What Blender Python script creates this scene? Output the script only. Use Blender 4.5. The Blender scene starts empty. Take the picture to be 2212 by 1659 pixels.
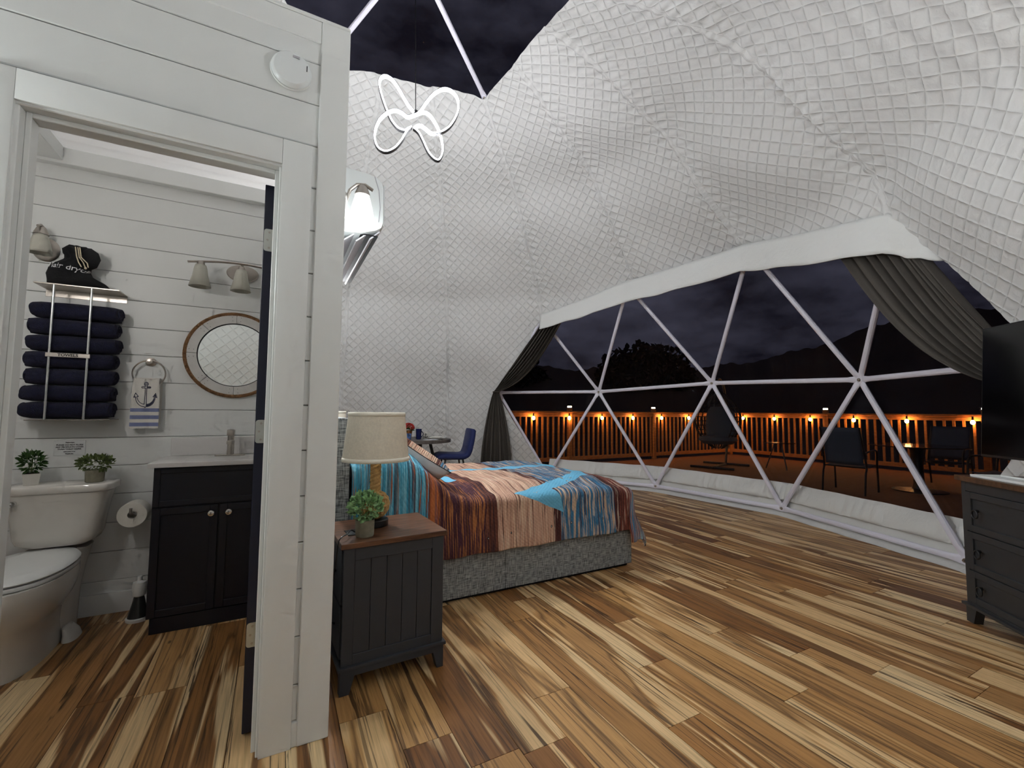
import bpy, bmesh, math, random
import numpy as np
from mathutils import Vector, Matrix
from mathutils.bvhtree import BVHTree

random.seed(7)
rng = np.random.default_rng(11)
PI = math.pi
sc = bpy.context.scene
COL = sc.collection

# ------------------------------------------------------------------ camera
F_PX, PITCH, ROLL, CAM_H, YAW = 949.6, math.radians(3.592), math.radians(.446), 1.166, math.radians(28.18)
cam_d = bpy.data.cameras.new('camera'); cam = bpy.data.objects.new('camera', cam_d); COL.objects.link(cam)
cam_d.sensor_width = 36; cam_d.lens = F_PX / 2212 * 36; cam_d.clip_start = .02; cam_d.clip_end = 500
fw = Vector((math.sin(YAW) * math.cos(PITCH), math.cos(YAW) * math.cos(PITCH), math.sin(PITCH)))
rt0 = Vector((math.cos(YAW), -math.sin(YAW), 0)); up0 = rt0.cross(fw)
rt = rt0 * math.cos(ROLL) + up0 * math.sin(ROLL); up = up0 * math.cos(ROLL) - rt0 * math.sin(ROLL)
M = Matrix((rt, up, -fw)).transposed().to_4x4(); M.translation = (0, 0, CAM_H)
cam.matrix_world = M
sc.camera = cam

# ------------------------------------------------------------------ view
sc.view_settings.view_transform = 'Standard'; sc.view_settings.look = 'None'
sc.view_settings.exposure = 0.75; sc.view_settings.gamma = 1; sc.view_settings.use_curve_mapping = False
sc.cycles.use_denoising = True
sc.cycles.sample_clamp_indirect = 5
sc.cycles.max_bounces = 6; sc.cycles.diffuse_bounces = 3; sc.cycles.glossy_bounces = 3; sc.cycles.transmission_bounces = 5; sc.cycles.transparent_max_bounces = 10
sc.cycles.adaptive_threshold = .12; sc.cycles.adaptive_min_samples = 12

# ------------------------------------------------------------------ world : cloudy night sky
W = bpy.data.worlds.new('night_sky'); sc.world = W; W.use_nodes = True
nt = W.node_tree; nt.nodes.clear()
def N(t, typ, **k):
    n = t.nodes.new(typ)
    for a, b in k.items():
        if a.startswith('i_'):
            n.inputs[a[2:].replace('_', ' ')].default_value = b
        else: setattr(n, a, b)
    return n
tc = N(nt, 'ShaderNodeTexCoord'); mp = N(nt, 'ShaderNodeMapping'); mp.inputs['Scale'].default_value = (1, 1, 2.6)
nz = N(nt, 'ShaderNodeTexNoise', i_Scale=3.2, i_Detail=7.0, i_Roughness=.6)
cr = N(nt, 'ShaderNodeValToRGB')
cr.color_ramp.elements[0].position = .36; cr.color_ramp.elements[0].color = (.0065, .006, .011, 1)
cr.color_ramp.elements[1].position = .68; cr.color_ramp.elements[1].color = (.058, .058, .085, 1)
bg = N(nt, 'ShaderNodeBackground', i_Strength=.5); ow = N(nt, 'ShaderNodeOutputWorld')
nt.links.new(tc.outputs['Generated'], mp.inputs['Vector']); nt.links.new(mp.outputs[0], nz.inputs['Vector'])
nt.links.new(nz.outputs['Fac'], cr.inputs[0]); nt.links.new(cr.outputs[0], bg.inputs[0]); nt.links.new(bg.outputs[0], ow.inputs[0])

# lamp strengths (the lamps themselves are built further down)
PENDANT_E = 15.0       # emission of the light strip
PENDANT_W = 15.0       # light of each wing
SCONCE_W = 9.0       # bulb inside each lit sconce
FILL_W = 37.0        # each added uplighter, out of view, lifting the room light

# ------------------------------------------------------------------ materials
def lin(h):
    if isinstance(h, str):
        h = h.lstrip('#'); v = [int(h[i:i + 2], 16) / 255 for i in (0, 2, 4)]
    else: v = [x / 255 for x in h]
    return tuple(x / 12.92 if x <= .04045 else ((x + .055) / 1.055) ** 2.4 for x in v) + (1,)
MATS = {}
def mat(name, color, rough=.5, metal=0.0, spec=.5, bump=None, var=None, **extra):
    m = bpy.data.materials.new(name); m.use_nodes = True; t = m.node_tree
    b = t.nodes['Principled BSDF']
    c = lin(color) if not (isinstance(color, tuple) and len(color) == 4) else color
    b.inputs['Base Color'].default_value = c; b.inputs['Roughness'].default_value = rough
    b.inputs['Metallic'].default_value = metal; b.inputs['Specular IOR Level'].default_value = spec
    for k, v in extra.items(): b.inputs[k.replace('_', ' ')].default_value = v
    if bump or var:
        co = N(t, 'ShaderNodeTexCoord')
    if bump:
        s, st = bump[:2]
        mpn = N(t, 'ShaderNodeMapping'); mpn.inputs['Scale'].default_value = bump[2] if len(bump) > 2 else (1, 1, 1)
        n = N(t, 'ShaderNodeTexNoise', i_Scale=s, i_Detail=3.0); bp = N(t, 'ShaderNodeBump', i_Strength=st, i_Distance=.01)
        t.links.new(co.outputs['Object'], mpn.inputs[0]); t.links.new(mpn.outputs[0], n.inputs['Vector'])
        t.links.new(n.outputs['Fac'], bp.inputs['Height']); t.links.new(bp.outputs[0], b.inputs['Normal'])
    if var:
        s, a = var[:2]
        mpn = N(t, 'ShaderNodeMapping'); mpn.inputs['Scale'].default_value = var[2] if len(var) > 2 else (1, 1, 1)
        n = N(t, 'ShaderNodeTexNoise', i_Scale=s, i_Detail=4.0)
        r = N(t, 'ShaderNodeValToRGB')
        r.color_ramp.elements[0].position = .3; r.color_ramp.elements[1].position = .7
        r.color_ramp.elements[0].color = tuple(x * (1 - a) for x in c[:3]) + (1,)
        r.color_ramp.elements[1].color = tuple(min(1, x * (1 + a)) for x in c[:3]) + (1,)
        t.links.new(co.outputs['Object'], mpn.inputs[0]); t.links.new(mpn.outputs[0], n.inputs['Vector'])
        t.links.new(n.outputs['Fac'], r.inputs[0]); t.links.new(r.outputs[0], b.inputs['Base Color'])
    MATS[name] = m
    return m
def emit(name, color, strength):
    m = mat(name, color, .5); b = m.node_tree.nodes['Principled BSDF']
    b.inputs['Emission Color'].default_value = lin(color); b.inputs['Emission Strength'].default_value = strength
    return m
def math_node(t, op, a, b=None, clamp=False):
    n = N(t, 'ShaderNodeMath', operation=op); n.use_clamp = clamp
    for i, v in enumerate((a, b)):
        if v is None: continue
        if isinstance(v, (int, float)): n.inputs[i].default_value = v
        else: t.links.new(v, n.inputs[i])
    return n.outputs[0]
def ramp(t, fac, stops, interp='LINEAR'):
    r = N(t, 'ShaderNodeValToRGB'); e = r.color_ramp.elements; r.color_ramp.interpolation = interp
    while len(e) < len(stops): e.new(.5)
    for el, (p, c) in zip(e, stops): el.position = p; el.color = c if len(c) == 4 else tuple(c) + (1,)
    t.links.new(fac, r.inputs[0]); return r.outputs[0]
def mixc(t, fac, a, b, mode='MIX'):
    n = N(t, 'ShaderNodeMix', data_type='RGBA', blend_type=mode)
    for i, v in ((0, fac), (6, a), (7, b)):
        if isinstance(v, (int, float)): n.inputs[i].default_value = v
        elif isinstance(v, tuple): n.inputs[i].default_value = v
        else: t.links.new(v, n.inputs[i])
    return n.outputs[2]

WHITE = mat('white_paint', '#e9ebe9', .45)
WHITE2 = mat('white_trim_paint', '#eef0ee', .38)
GAPW = mat('shadow_gap', '#7b7b78', .9)
CERAMIC = mat('glazed_ceramic', '#e6e2da', .12, Coat_Weight=.4)
NICKEL = mat('brushed_nickel', '#b7b0a8', .32, 1.0)
CHROME = mat('chrome', '#d8d8d8', .12, 1.0)
STEEL = mat('hinge_steel', '#c9ccc6', .38, .9)
NAVY_DOOR = mat('navy_door_paint', '#141a33', .38)
NAVY_CAB = mat('navy_cabinet_paint', '#0c0f1d', .42, bump=(60, .02))
CHARCOAL = mat('charcoal_paint', '#34373d', .5, bump=(60, .03))
DRESSER_M = mat('dresser_paint', '#2c2e31', .5, bump=(60, .03))
STRUT = mat('frame_white_enamel', '#e8e6f2', .35)
BLACK = mat('black_metal', '#0d0d0e', .4)
BLACKPL = mat('black_plastic', '#101012', .35)
SCREEN = mat('tv_screen', '#020203', .12, spec=.6)
FROST = mat('frosted_glass', '#d8d6c8', .4, Transmission_Weight=.25, bump=(40, .15))
MIRRORM = mat('mirror_glass', '#f2f5f2', .01, 1.0)
QUARTZ = mat('counter_quartz', '#e2e0de', .2, var=(6, .05))
ROPE = mat('jute_rope', '#c29c63', .85, bump=(160, .5), var=(40, .25))
ROPE_D = mat('dark_rope', '#85613f', .85, bump=(200, .5), var=(50, .3))
LINEN = mat('lamp_linen', '#e8dfcc', .85, bump=(220, .12), var=(90, .06), Transmission_Weight=.0)
LINEN_T = mat('lamp_trim', '#f3eddc', .8, bump=(220, .2))
TOWEL_N = mat('navy_terry', '#0d102e', .95, bump=(240, .8), var=(60, .3), Sheen_Weight=.04)
BAGM = mat('black_cotton', '#0c0d11', .95, bump=(90, .3))
CORD = mat('cotton_cord', '#dbcfb4', .9)
PAPER = mat('tissue_paper', '#efece2', .95, bump=(120, .15))
INK = mat('black_ink', '#17181c', .7)
PRINTW = mat('white_print', '#e6e6e6', .7)
VELVET = mat('navy_velvet', '#0d1f58', .7, bump=(30, .15), Sheen_Weight=.08)
CURTAIN = mat('grey_curtain', '#49443e', .85, bump=(300, .15), var=(220, .12))
SATIN = mat('satin_back', '#c9ccce', .3, bump=(9, .5, (1, 3, 1)))
CONC = mat('grey_concrete', '#8b8774', .9, bump=(60, .4), var=(25, .2))
WHITEPOT = mat('white_pot', '#dcd9d0', .4)
SOIL = mat('soil', '#2a1d13', .95)
TABLETOP = mat('grey_wood_laminate', '#5a5450', .45, var=(18, .3, (1, 6, 1)))
RED_FL = mat('red_petals', '#b6261c', .7, var=(60, .4))
BRONZE = mat('bronze_foil', '#8a5526', .5, .3, var=(40, .4))
GLASS = mat('clear_glass', '#ffffff', .03, Transmission_Weight=1.0)
NAVYC = mat('navy_glaze', '#141c49', .25)
VINYL = mat('white_vinyl', '#dcdcd8', .4, bump=(14, .35, (3, 3, 1)))
SHEET = mat('white_sheet', '#e2e3e8', .85, bump=(20, .2))
NAVYSH = mat('dark_sheet', '#15161f', .9)
ACW = mat('white_abs_plastic', '#eef2f2', .3)
ACG = mat('vane_grey_plastic', '#b9b6bc', .45)
RAILW = mat('rail_timber', '#b0743c', .75, var=(12, .25, (1, 1, 4)))
DECKM = mat('deck_timber', '#6b4128', .8, var=(7, .35, (8, 1, 1)), bump=(40, .3))
SLING = mat('grey_sling', '#3e4654', .8, bump=(260, .3))
WICKER = mat('dark_wicker', '#191512', .8, bump=(90, .6))
CUSHION = mat('slate_cushion', '#39424d', .9, bump=(40, .2))
HILL = mat('night_hillside', '#3a2a22', 1.0, var=(.05, .4))
TREE_M = mat('night_foliage', '#100f12', 1.0)
DARKTOP = mat('dark_glass_top', '#1a1a1c', .12)
BULB = emit('warm_bulb', '#ffb060', 45)
SOLAR = emit('solar_cap_light', '#ffe2b8', 14)
SHADE_ON = emit('lit_shade_glass', '#f4fbff', 1.7)
LED = emit('led_strip', '#f3f4ff', PENDANT_E)

# fabric of the bed base / headboard : woven tweed
def tweed(name, c0, c1, s=1.0):
    m = mat(name, c0, .95); t = m.node_tree; b = t.nodes['Principled BSDF']; co = N(t, 'ShaderNodeTexCoord')
    outs = []
    for sc_ in ((330 * s, 330 * s, 26 * s), (26 * s, 26 * s, 330 * s)):
        mp_ = N(t, 'ShaderNodeMapping'); mp_.inputs['Scale'].default_value = sc_
        n = N(t, 'ShaderNodeTexNoise', i_Scale=1.0, i_Detail=2.0)
        t.links.new(co.outputs['Object'], mp_.inputs[0]); t.links.new(mp_.outputs[0], n.inputs['Vector']); outs.append(n.outputs['Fac'])
    a = math_node(t, 'ADD', outs[0], outs[1]); a = math_node(t, 'MULTIPLY', a, .5)
    t.links.new(ramp(t, a, [(.4, lin(c0)), (.6, lin(c1))]), b.inputs['Base Color'])
    bp = N(t, 'ShaderNodeBump', i_Strength=.4, i_Distance=.004); t.links.new(a, bp.inputs['Height']); t.links.new(bp.outputs[0], b.inputs['Normal'])
    return m
TWEED = tweed('grey_tweed', '#565a5c', '#b8bcbc', .72)

# hickory flooring
def hickory():
    m = mat('hickory_plank', '#b08558', .42); t = m.node_tree; b = t.nodes['Principled BSDF']
    co = N(t, 'ShaderNodeTexCoord'); oi = N(t, 'ShaderNodeObjectInfo')
    off = N(t, 'ShaderNodeCombineXYZ')
    r100 = math_node(t, 'MULTIPLY', oi.outputs['Random'], 173.0)
    t.links.new(r100, off.inputs[0]); t.links.new(math_node(t, 'MULTIPLY', oi.outputs['Random'], 61.0), off.inputs[1])
    t.links.new(math_node(t, 'MULTIPLY', oi.outputs['Random'], 29.0), off.inputs[2])
    ad = N(t, 'ShaderNodeVectorMath', operation='ADD'); t.links.new(co.outputs['Object'], ad.inputs[0]); t.links.new(off.outputs[0], ad.inputs[1])
    def noise(scale, sx, sy, detail=4.0, rough=.55, dist=0.0):
        mp_ = N(t, 'ShaderNodeMapping'); mp_.inputs['Scale'].default_value = (sx, sy, 1)
        n = N(t, 'ShaderNodeTexNoise', i_Scale=scale, i_Detail=detail, i_Roughness=rough, i_Distortion=dist)
        t.links.new(ad.outputs[0], mp_.inputs[0]); t.links.new(mp_.outputs[0], n.inputs['Vector']); return n.outputs['Fac']
    sap = noise(1.0, 10, .6, 3.0, .5, .5)
    grain = noise(1.0, 130, 5, 3.0)
    strk = noise(1.0, 38, 1.0, 4.0, .6, .9)
    heart = ramp(t, oi.outputs['Random'], [(0, lin('#b07e48')), (.2, lin('#86572c')), (.4, lin('#c3935a')), (.6, lin('#986637')), (.8, lin('#cd9f66')), (1, lin('#774a26'))])
    sapc = ramp(t, oi.outputs['Random'], [(0, lin('#f2d5a4')), (.5, lin('#e6c18d')), (1, lin('#e3bd88'))])
    f_sap = ramp(t, sap, [(.525, (0, 0, 0)), (.56, (1, 1, 1))])
    c = mixc(t, f_sap, heart, sapc)
    c = mixc(t, 1.0, c, ramp(t, grain, [(.25, (.72, .7, .68)), (.6, (1, 1, 1))]), 'MULTIPLY')
    f_dark = ramp(t, strk, [(.355, (1, 1, 1)), (.405, (0, 0, 0))])
    c = mixc(t, math_node(t, 'MULTIPLY', f_dark, .88), c, lin('#3f2817'))
    # thin border line of darker heartwood next to the sapwood
    f_line = ramp(t, sap, [(.455, (0, 0, 0)), (.49, (1, 1, 1)), (.52, (0, 0, 0))])
    c = mixc(t, math_node(t, 'MULTIPLY', f_line, .7), c, lin('#563a22'))
    f_fine = ramp(t, noise(1.0, 85, 1.1, 2.0), [(.355, (1, 1, 1)), (.40, (0, 0, 0))])
    c = mixc(t, math_node(t, 'MULTIPLY', f_fine, .6), c, lin('#4f331d'))
    # knots
    mpk = N(t, 'ShaderNodeMapping'); mpk.inputs['Scale'].default_value = (6.5, 2.6, 1)
    vo = N(t, 'ShaderNodeTexVoronoi', i_Scale=1.0); t.links.new(ad.outputs[0], mpk.inputs[0]); t.links.new(mpk.outputs[0], vo.inputs['Vector'])
    kn = ramp(t, vo.outputs['Distance'], [(.02, (1, 1, 1)), (.065, (0, 0, 0))])
    c = mixc(t, math_node(t, 'MULTIPLY', kn, .85), c, lin('#2f1c10'))
    t.links.new(c, b.inputs['Base Color'])
    t.links.new(ramp(t, grain, [(.2, (.5, .5, .5)), (.8, (.36, .36, .36))]), b.inputs['Roughness'])
    bp = N(t, 'ShaderNodeBump', i_Strength=.08, i_Distance=.004); t.links.new(grain, bp.inputs['Height']); t.links.new(bp.outputs[0], b.inputs['Normal'])
    return m
HICKORY = hickory()

def wood(name, c0, c1, sx, sy, sz, rough=.4):
    m = mat(name, c0, rough); t = m.node_tree; b = t.nodes['Principled BSDF']; co = N(t, 'ShaderNodeTexCoord')
    mp_ = N(t, 'ShaderNodeMapping'); mp_.inputs['Scale'].default_value = (sx, sy, sz)
    n = N(t, 'ShaderNodeTexNoise', i_Scale=1.0, i_Detail=6.0, i_Roughness=.6, i_Distortion=.6)
    t.links.new(co.outputs['Object'], mp_.inputs[0]); t.links.new(mp_.outputs[0], n.inputs['Vector'])
    t.links.new(ramp(t, n.outputs['Fac'], [(.35, lin(c0)), (.65, lin(c1))]), b.inputs['Base Color'])
    return m
WALNUT = wood('walnut_veneer', '#4a2c1c', '#80573c', 6, 60, 20, .3)
DTOP = wood('dresser_walnut', '#3a2619', '#5b3f2a', 40, 6, 20, .35)

# quilted liner cloth
LINER = mat('quilted_liner_cloth', '#d3d3d1', .75, Sheen_Weight=.15)
def liner_nodes():
    t = LINER.node_tree; b = t.nodes['Principled BSDF']; co = N(t, 'ShaderNodeTexCoord')
    n = N(t, 'ShaderNodeTexNoise', i_Scale=26.0, i_Detail=2.0, i_Distortion=.8)
    n2 = N(t, 'ShaderNodeTexNoise', i_Scale=3.0, i_Detail=0.0)
    t.links.new(co.outputs['Object'], n.inputs['Vector']); t.links.new(co.outputs['Object'], n2.inputs['Vector'])
    qu = N(t, 'ShaderNodeAttribute', attribute_name='qu').outputs['Fac']; qv = N(t, 'ShaderNodeAttribute', attribute_name='qv').outputs['Fac']
    g = None
    for op in ('ADD', 'SUBTRACT'):
        f = math_node(t, 'MULTIPLY', math_node(t, 'PINGPONG', math_node(t, 'DIVIDE', math_node(t, op, qu, qv), .141), .5), 2.0)   # 0 on the stitch line, 1 midway
        f = math_node(t, 'SUBTRACT', 1.0, math_node(t, 'POWER', math_node(t, 'SUBTRACT', 1.0, f), 3.6)); g = f if g is None else math_node(t, 'MULTIPLY', g, f)
    qs = N(t, 'ShaderNodeAttribute', attribute_name='qs').outputs['Fac']
    mask = math_node(t, 'MULTIPLY', math_node(t, 'SUBTRACT', qs, .014), 60.0, True)
    h = math_node(t, 'MULTIPLY', math_node(t, 'MULTIPLY', math_node(t, 'POWER', g, .8), mask), .0115)
    h = math_node(t, 'ADD', h, math_node(t, 'MULTIPLY', math_node(t, 'MULTIPLY', n.outputs['Fac'], n2.outputs['Fac']), .006))
    bp = N(t, 'ShaderNodeBump', i_Strength=.9, i_Distance=1.0); t.links.new(h, bp.inputs['Height']); t.links.new(bp.outputs[0], b.inputs['Normal'])
liner_nodes()

# clear window film : see-through, faintly glossy, crinkled
def film():
    m = bpy.data.materials.new('clear_vinyl_film'); m.use_nodes = True; t = m.node_tree; t.nodes.clear()
    tr = N(t, 'ShaderNodeBsdfTransparent'); tr.inputs[0].default_value = (.86, .86, .88, 1)
    gl = N(t, 'ShaderNodeBsdfGlossy', i_Roughness=.09); gl.inputs[0].default_value = (.8, .8, .9, 1)
    co = N(t, 'ShaderNodeTexCoord'); n = N(t, 'ShaderNodeTexNoise', i_Scale=5.0, i_Detail=5.0, i_Distortion=1.6)
    bp = N(t, 'ShaderNodeBump', i_Strength=.5, i_Distance=.03)
    t.links.new(co.outputs['Object'], n.inputs['Vector']); t.links.new(n.outputs['Fac'], bp.inputs['Height']); t.links.new(bp.outputs[0], gl.inputs['Normal'])
    mx = N(t, 'ShaderNodeMixShader'); mx.inputs[0].default_value = .022; o = N(t, 'ShaderNodeOutputMaterial')
    t.links.new(tr.outputs[0], mx.inputs[1]); t.links.new(gl.outputs[0], mx.inputs[2]); t.links.new(mx.outputs[0], o.inputs[0])
    return m
FILM = film()
def translucent(name, col):
    m = bpy.data.materials.new(name); m.use_nodes = True; t = m.node_tree; t.nodes.clear()
    d = N(t, 'ShaderNodeBsdfDiffuse'); d.inputs[0].default_value = lin(col)
    tr = N(t, 'ShaderNodeBsdfTranslucent'); tr.inputs[0].default_value = lin(col)
    mx = N(t, 'ShaderNodeMixShader'); mx.inputs[0].default_value = .62; o = N(t, 'ShaderNodeOutputMaterial')
    t.links.new(d.outputs[0], mx.inputs[1]); t.links.new(tr.outputs[0], mx.inputs[2]); t.links.new(mx.outputs[0], o.inputs[0]); return m
POLYC = translucent('corrugated_polycarbonate', '#f0eeea')

# printed quilt : driven by cloth coordinates stored on the mesh (bx along the bed, by across, anc = distance to the anchor print)
def quilt_mat():
    m = mat('printed_quilt', '#7fb0c4', .85); t = m.node_tree; b = t.nodes['Principled BSDF']
    at_ = lambda n: N(t, 'ShaderNodeAttribute', attribute_name=n).outputs['Fac']
    bx, by, anc, nail = at_('bx'), at_('by'), at_('anc'), at_('nail')
    def noise(sx, sy, det=4.0, dist=0.0, rough=.55):
        cb = N(t, 'ShaderNodeCombineXYZ'); t.links.new(math_node(t, 'MULTIPLY', bx, sx), cb.inputs[0]); t.links.new(math_node(t, 'MULTIPLY', by, sy), cb.inputs[1])
        n = N(t, 'ShaderNodeTexNoise', i_Scale=1.0, i_Detail=det, i_Distortion=dist, i_Roughness=rough); t.links.new(cb.outputs[0], n.inputs['Vector']); return n.outputs['Fac']
    wob = math_node(t, 'MULTIPLY', math_node(t, 'SUBTRACT', noise(9, 3), .5), .03)
    p = math_node(t, 'DIVIDE', math_node(t, 'ADD', bx, wob), 3.0)
    P = lambda x: x / 3.0
    A = [(.0, '#3f9fc0'), (.82, '#c9713c'), (.88, '#4a2433'), (1.2, '#3a1c22'), (1.27, '#d2a78f'), (1.7, '#3b1a1c'), (1.76, '#3778a0'), (2.24, '#4a2020'), (2.3, '#6b332b'), (2.42, '#3f86ad'), (2.62, '#6b3a35'), (2.8, '#3a7ea6')]
    B = [(.0, '#7ec4d8'), (.82, '#6b4b57'), (.88, '#b0703f'), (1.2, '#6b3a2c'), (1.27, '#e6c8ad'), (1.7, '#63302a'), (1.76, '#d8b999'), (2.24, '#5b2a28'), (2.3, '#8a4a3a'), (2.42, '#c2876b'), (2.62, '#8fb2c0'), (2.8, '#c2876b')]
    ca = ramp(t, p, [(P(x), lin(c)) for x, c in A], 'CONSTANT'); cb = ramp(t, p, [(P(x), lin(c)) for x, c in B], 'CONSTANT')
    thr = ramp(t, p, [(P(x), (v, v, v)) for x, v in [(0, .5), (.82, .5), (.88, .525), (1.2, .5), (1.27, .55), (1.7, .5), (1.76, .54), (2.24, .5), (2.42, .5)]], 'CONSTANT')
    s1 = noise(78, 3.0, 5.0, .5)
    f = math_node(t, 'MULTIPLY', math_node(t, 'ADD', math_node(t, 'SUBTRACT', s1, thr), .02), 18.0, True)
    c = mixc(t, f, ca, cb)
    s2 = noise(120, 1.6, 4.0, .7)
    f2 = ramp(t, s2, [(.42, (1, 1, 1)), (.465, (0, 0, 0))])
    c = mixc(t, math_node(t, 'MULTIPLY', f2, .8), c, lin('#4b241c'))
    s3 = noise(48, 2.6, 4.0, .4)
    f3 = ramp(t, s3, [(.57, (0, 0, 0)), (.61, (1, 1, 1))])
    tealonly = ramp(t, p, [(P(0), (1, 1, 1)), (P(.82), (.25, .25, .25)), (P(1.27), (.5, .5, .5))], 'CONSTANT')
    rust = ramp(t, p, [(P(0), lin('#a85d3f')), (P(.82), lin('#c07a48')), (P(1.27), lin('#efd8c0'))], 'CONSTANT')
    c = mixc(t, math_node(t, 'MULTIPLY', f3, tealonly), c, rust)
    hole = ramp(t, noise(26, 22, 3.0), [(.66, (1, 1, 1)), (.69, (0, 0, 0))])
    fa = math_node(t, 'MULTIPLY', math_node(t, 'LESS_THAN', anc, 0.0), hole)
    c = mixc(t, fa, c, lin('#72c2e6'))
    c = mixc(t, math_node(t, 'LESS_THAN', nail, .011), c, lin('#241a18'))
    c = mixc(t, math_node(t, 'LESS_THAN', nail, .007), c, lin('#b9b4b0'))
    t.links.new(c, b.inputs['Base Color'])
    # fine quilting relief
    q = math_node(t, 'MULTIPLY', math_node(t, 'ABSOLUTE', math_node(t, 'SINE', math_node(t, 'MULTIPLY', math_node(t, 'ADD', bx, by), 110.0))),
                  math_node(t, 'ABSOLUTE', math_node(t, 'SINE', math_node(t, 'MULTIPLY', math_node(t, 'SUBTRACT', bx, by), 110.0))))
    bp = N(t, 'ShaderNodeBump', i_Strength=.35, i_Distance=.006); t.links.new(q, bp.inputs['Height']); t.links.new(bp.outputs[0], b.inputs['Normal'])
    return m
QUILT = quilt_mat()

# hand towel : anchor outline + three stripes, from cloth coordinates (tv = height 0..1)
def towel_mat():
    m = mat('anchor_towel_cloth', '#e4e1da', .9, bump=(200, .3)); t = m.node_tree; b = t.nodes['Principled BSDF']
    at_ = lambda n: N(t, 'ShaderNodeAttribute', attribute_name=n).outputs['Fac']
    anc, tv = at_('anc'), at_('tv')
    st = ramp(t, tv, [(0, (0, 0, 0)), (.04, (1, 1, 1)), (.115, (0, 0, 0)), (.185, (1, 1, 1)), (.26, (0, 0, 0)), (.33, (1, 1, 1)), (.40, (0, 0, 0))], 'CONSTANT')
    c = mixc(t, st, lin('#e4e1da'), lin('#7d86ad'))
    line = math_node(t, 'MULTIPLY', math_node(t, 'LESS_THAN', anc, .028), math_node(t, 'GREATER_THAN', anc, -.022))
    half = math_node(t, 'LESS_THAN', at_('anc2'), 0.0)
    c = mixc(t, math_node(t, 'MAXIMUM', line, half), c, lin('#1b1f3f'))
    t.links.new(c, b.inputs['Base Color']); return m
TOWEL_A = towel_mat()

# leaf materials
LEAF = mat('green_leaf', '#4f8a4a', .5, var=(40, .55)); LEAF_D = mat('dark_green_leaf', '#33561f', .5, var=(40, .5)); LEAF_O = mat('olive_leaf', '#5b6b35', .55, var=(40, .5))

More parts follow.
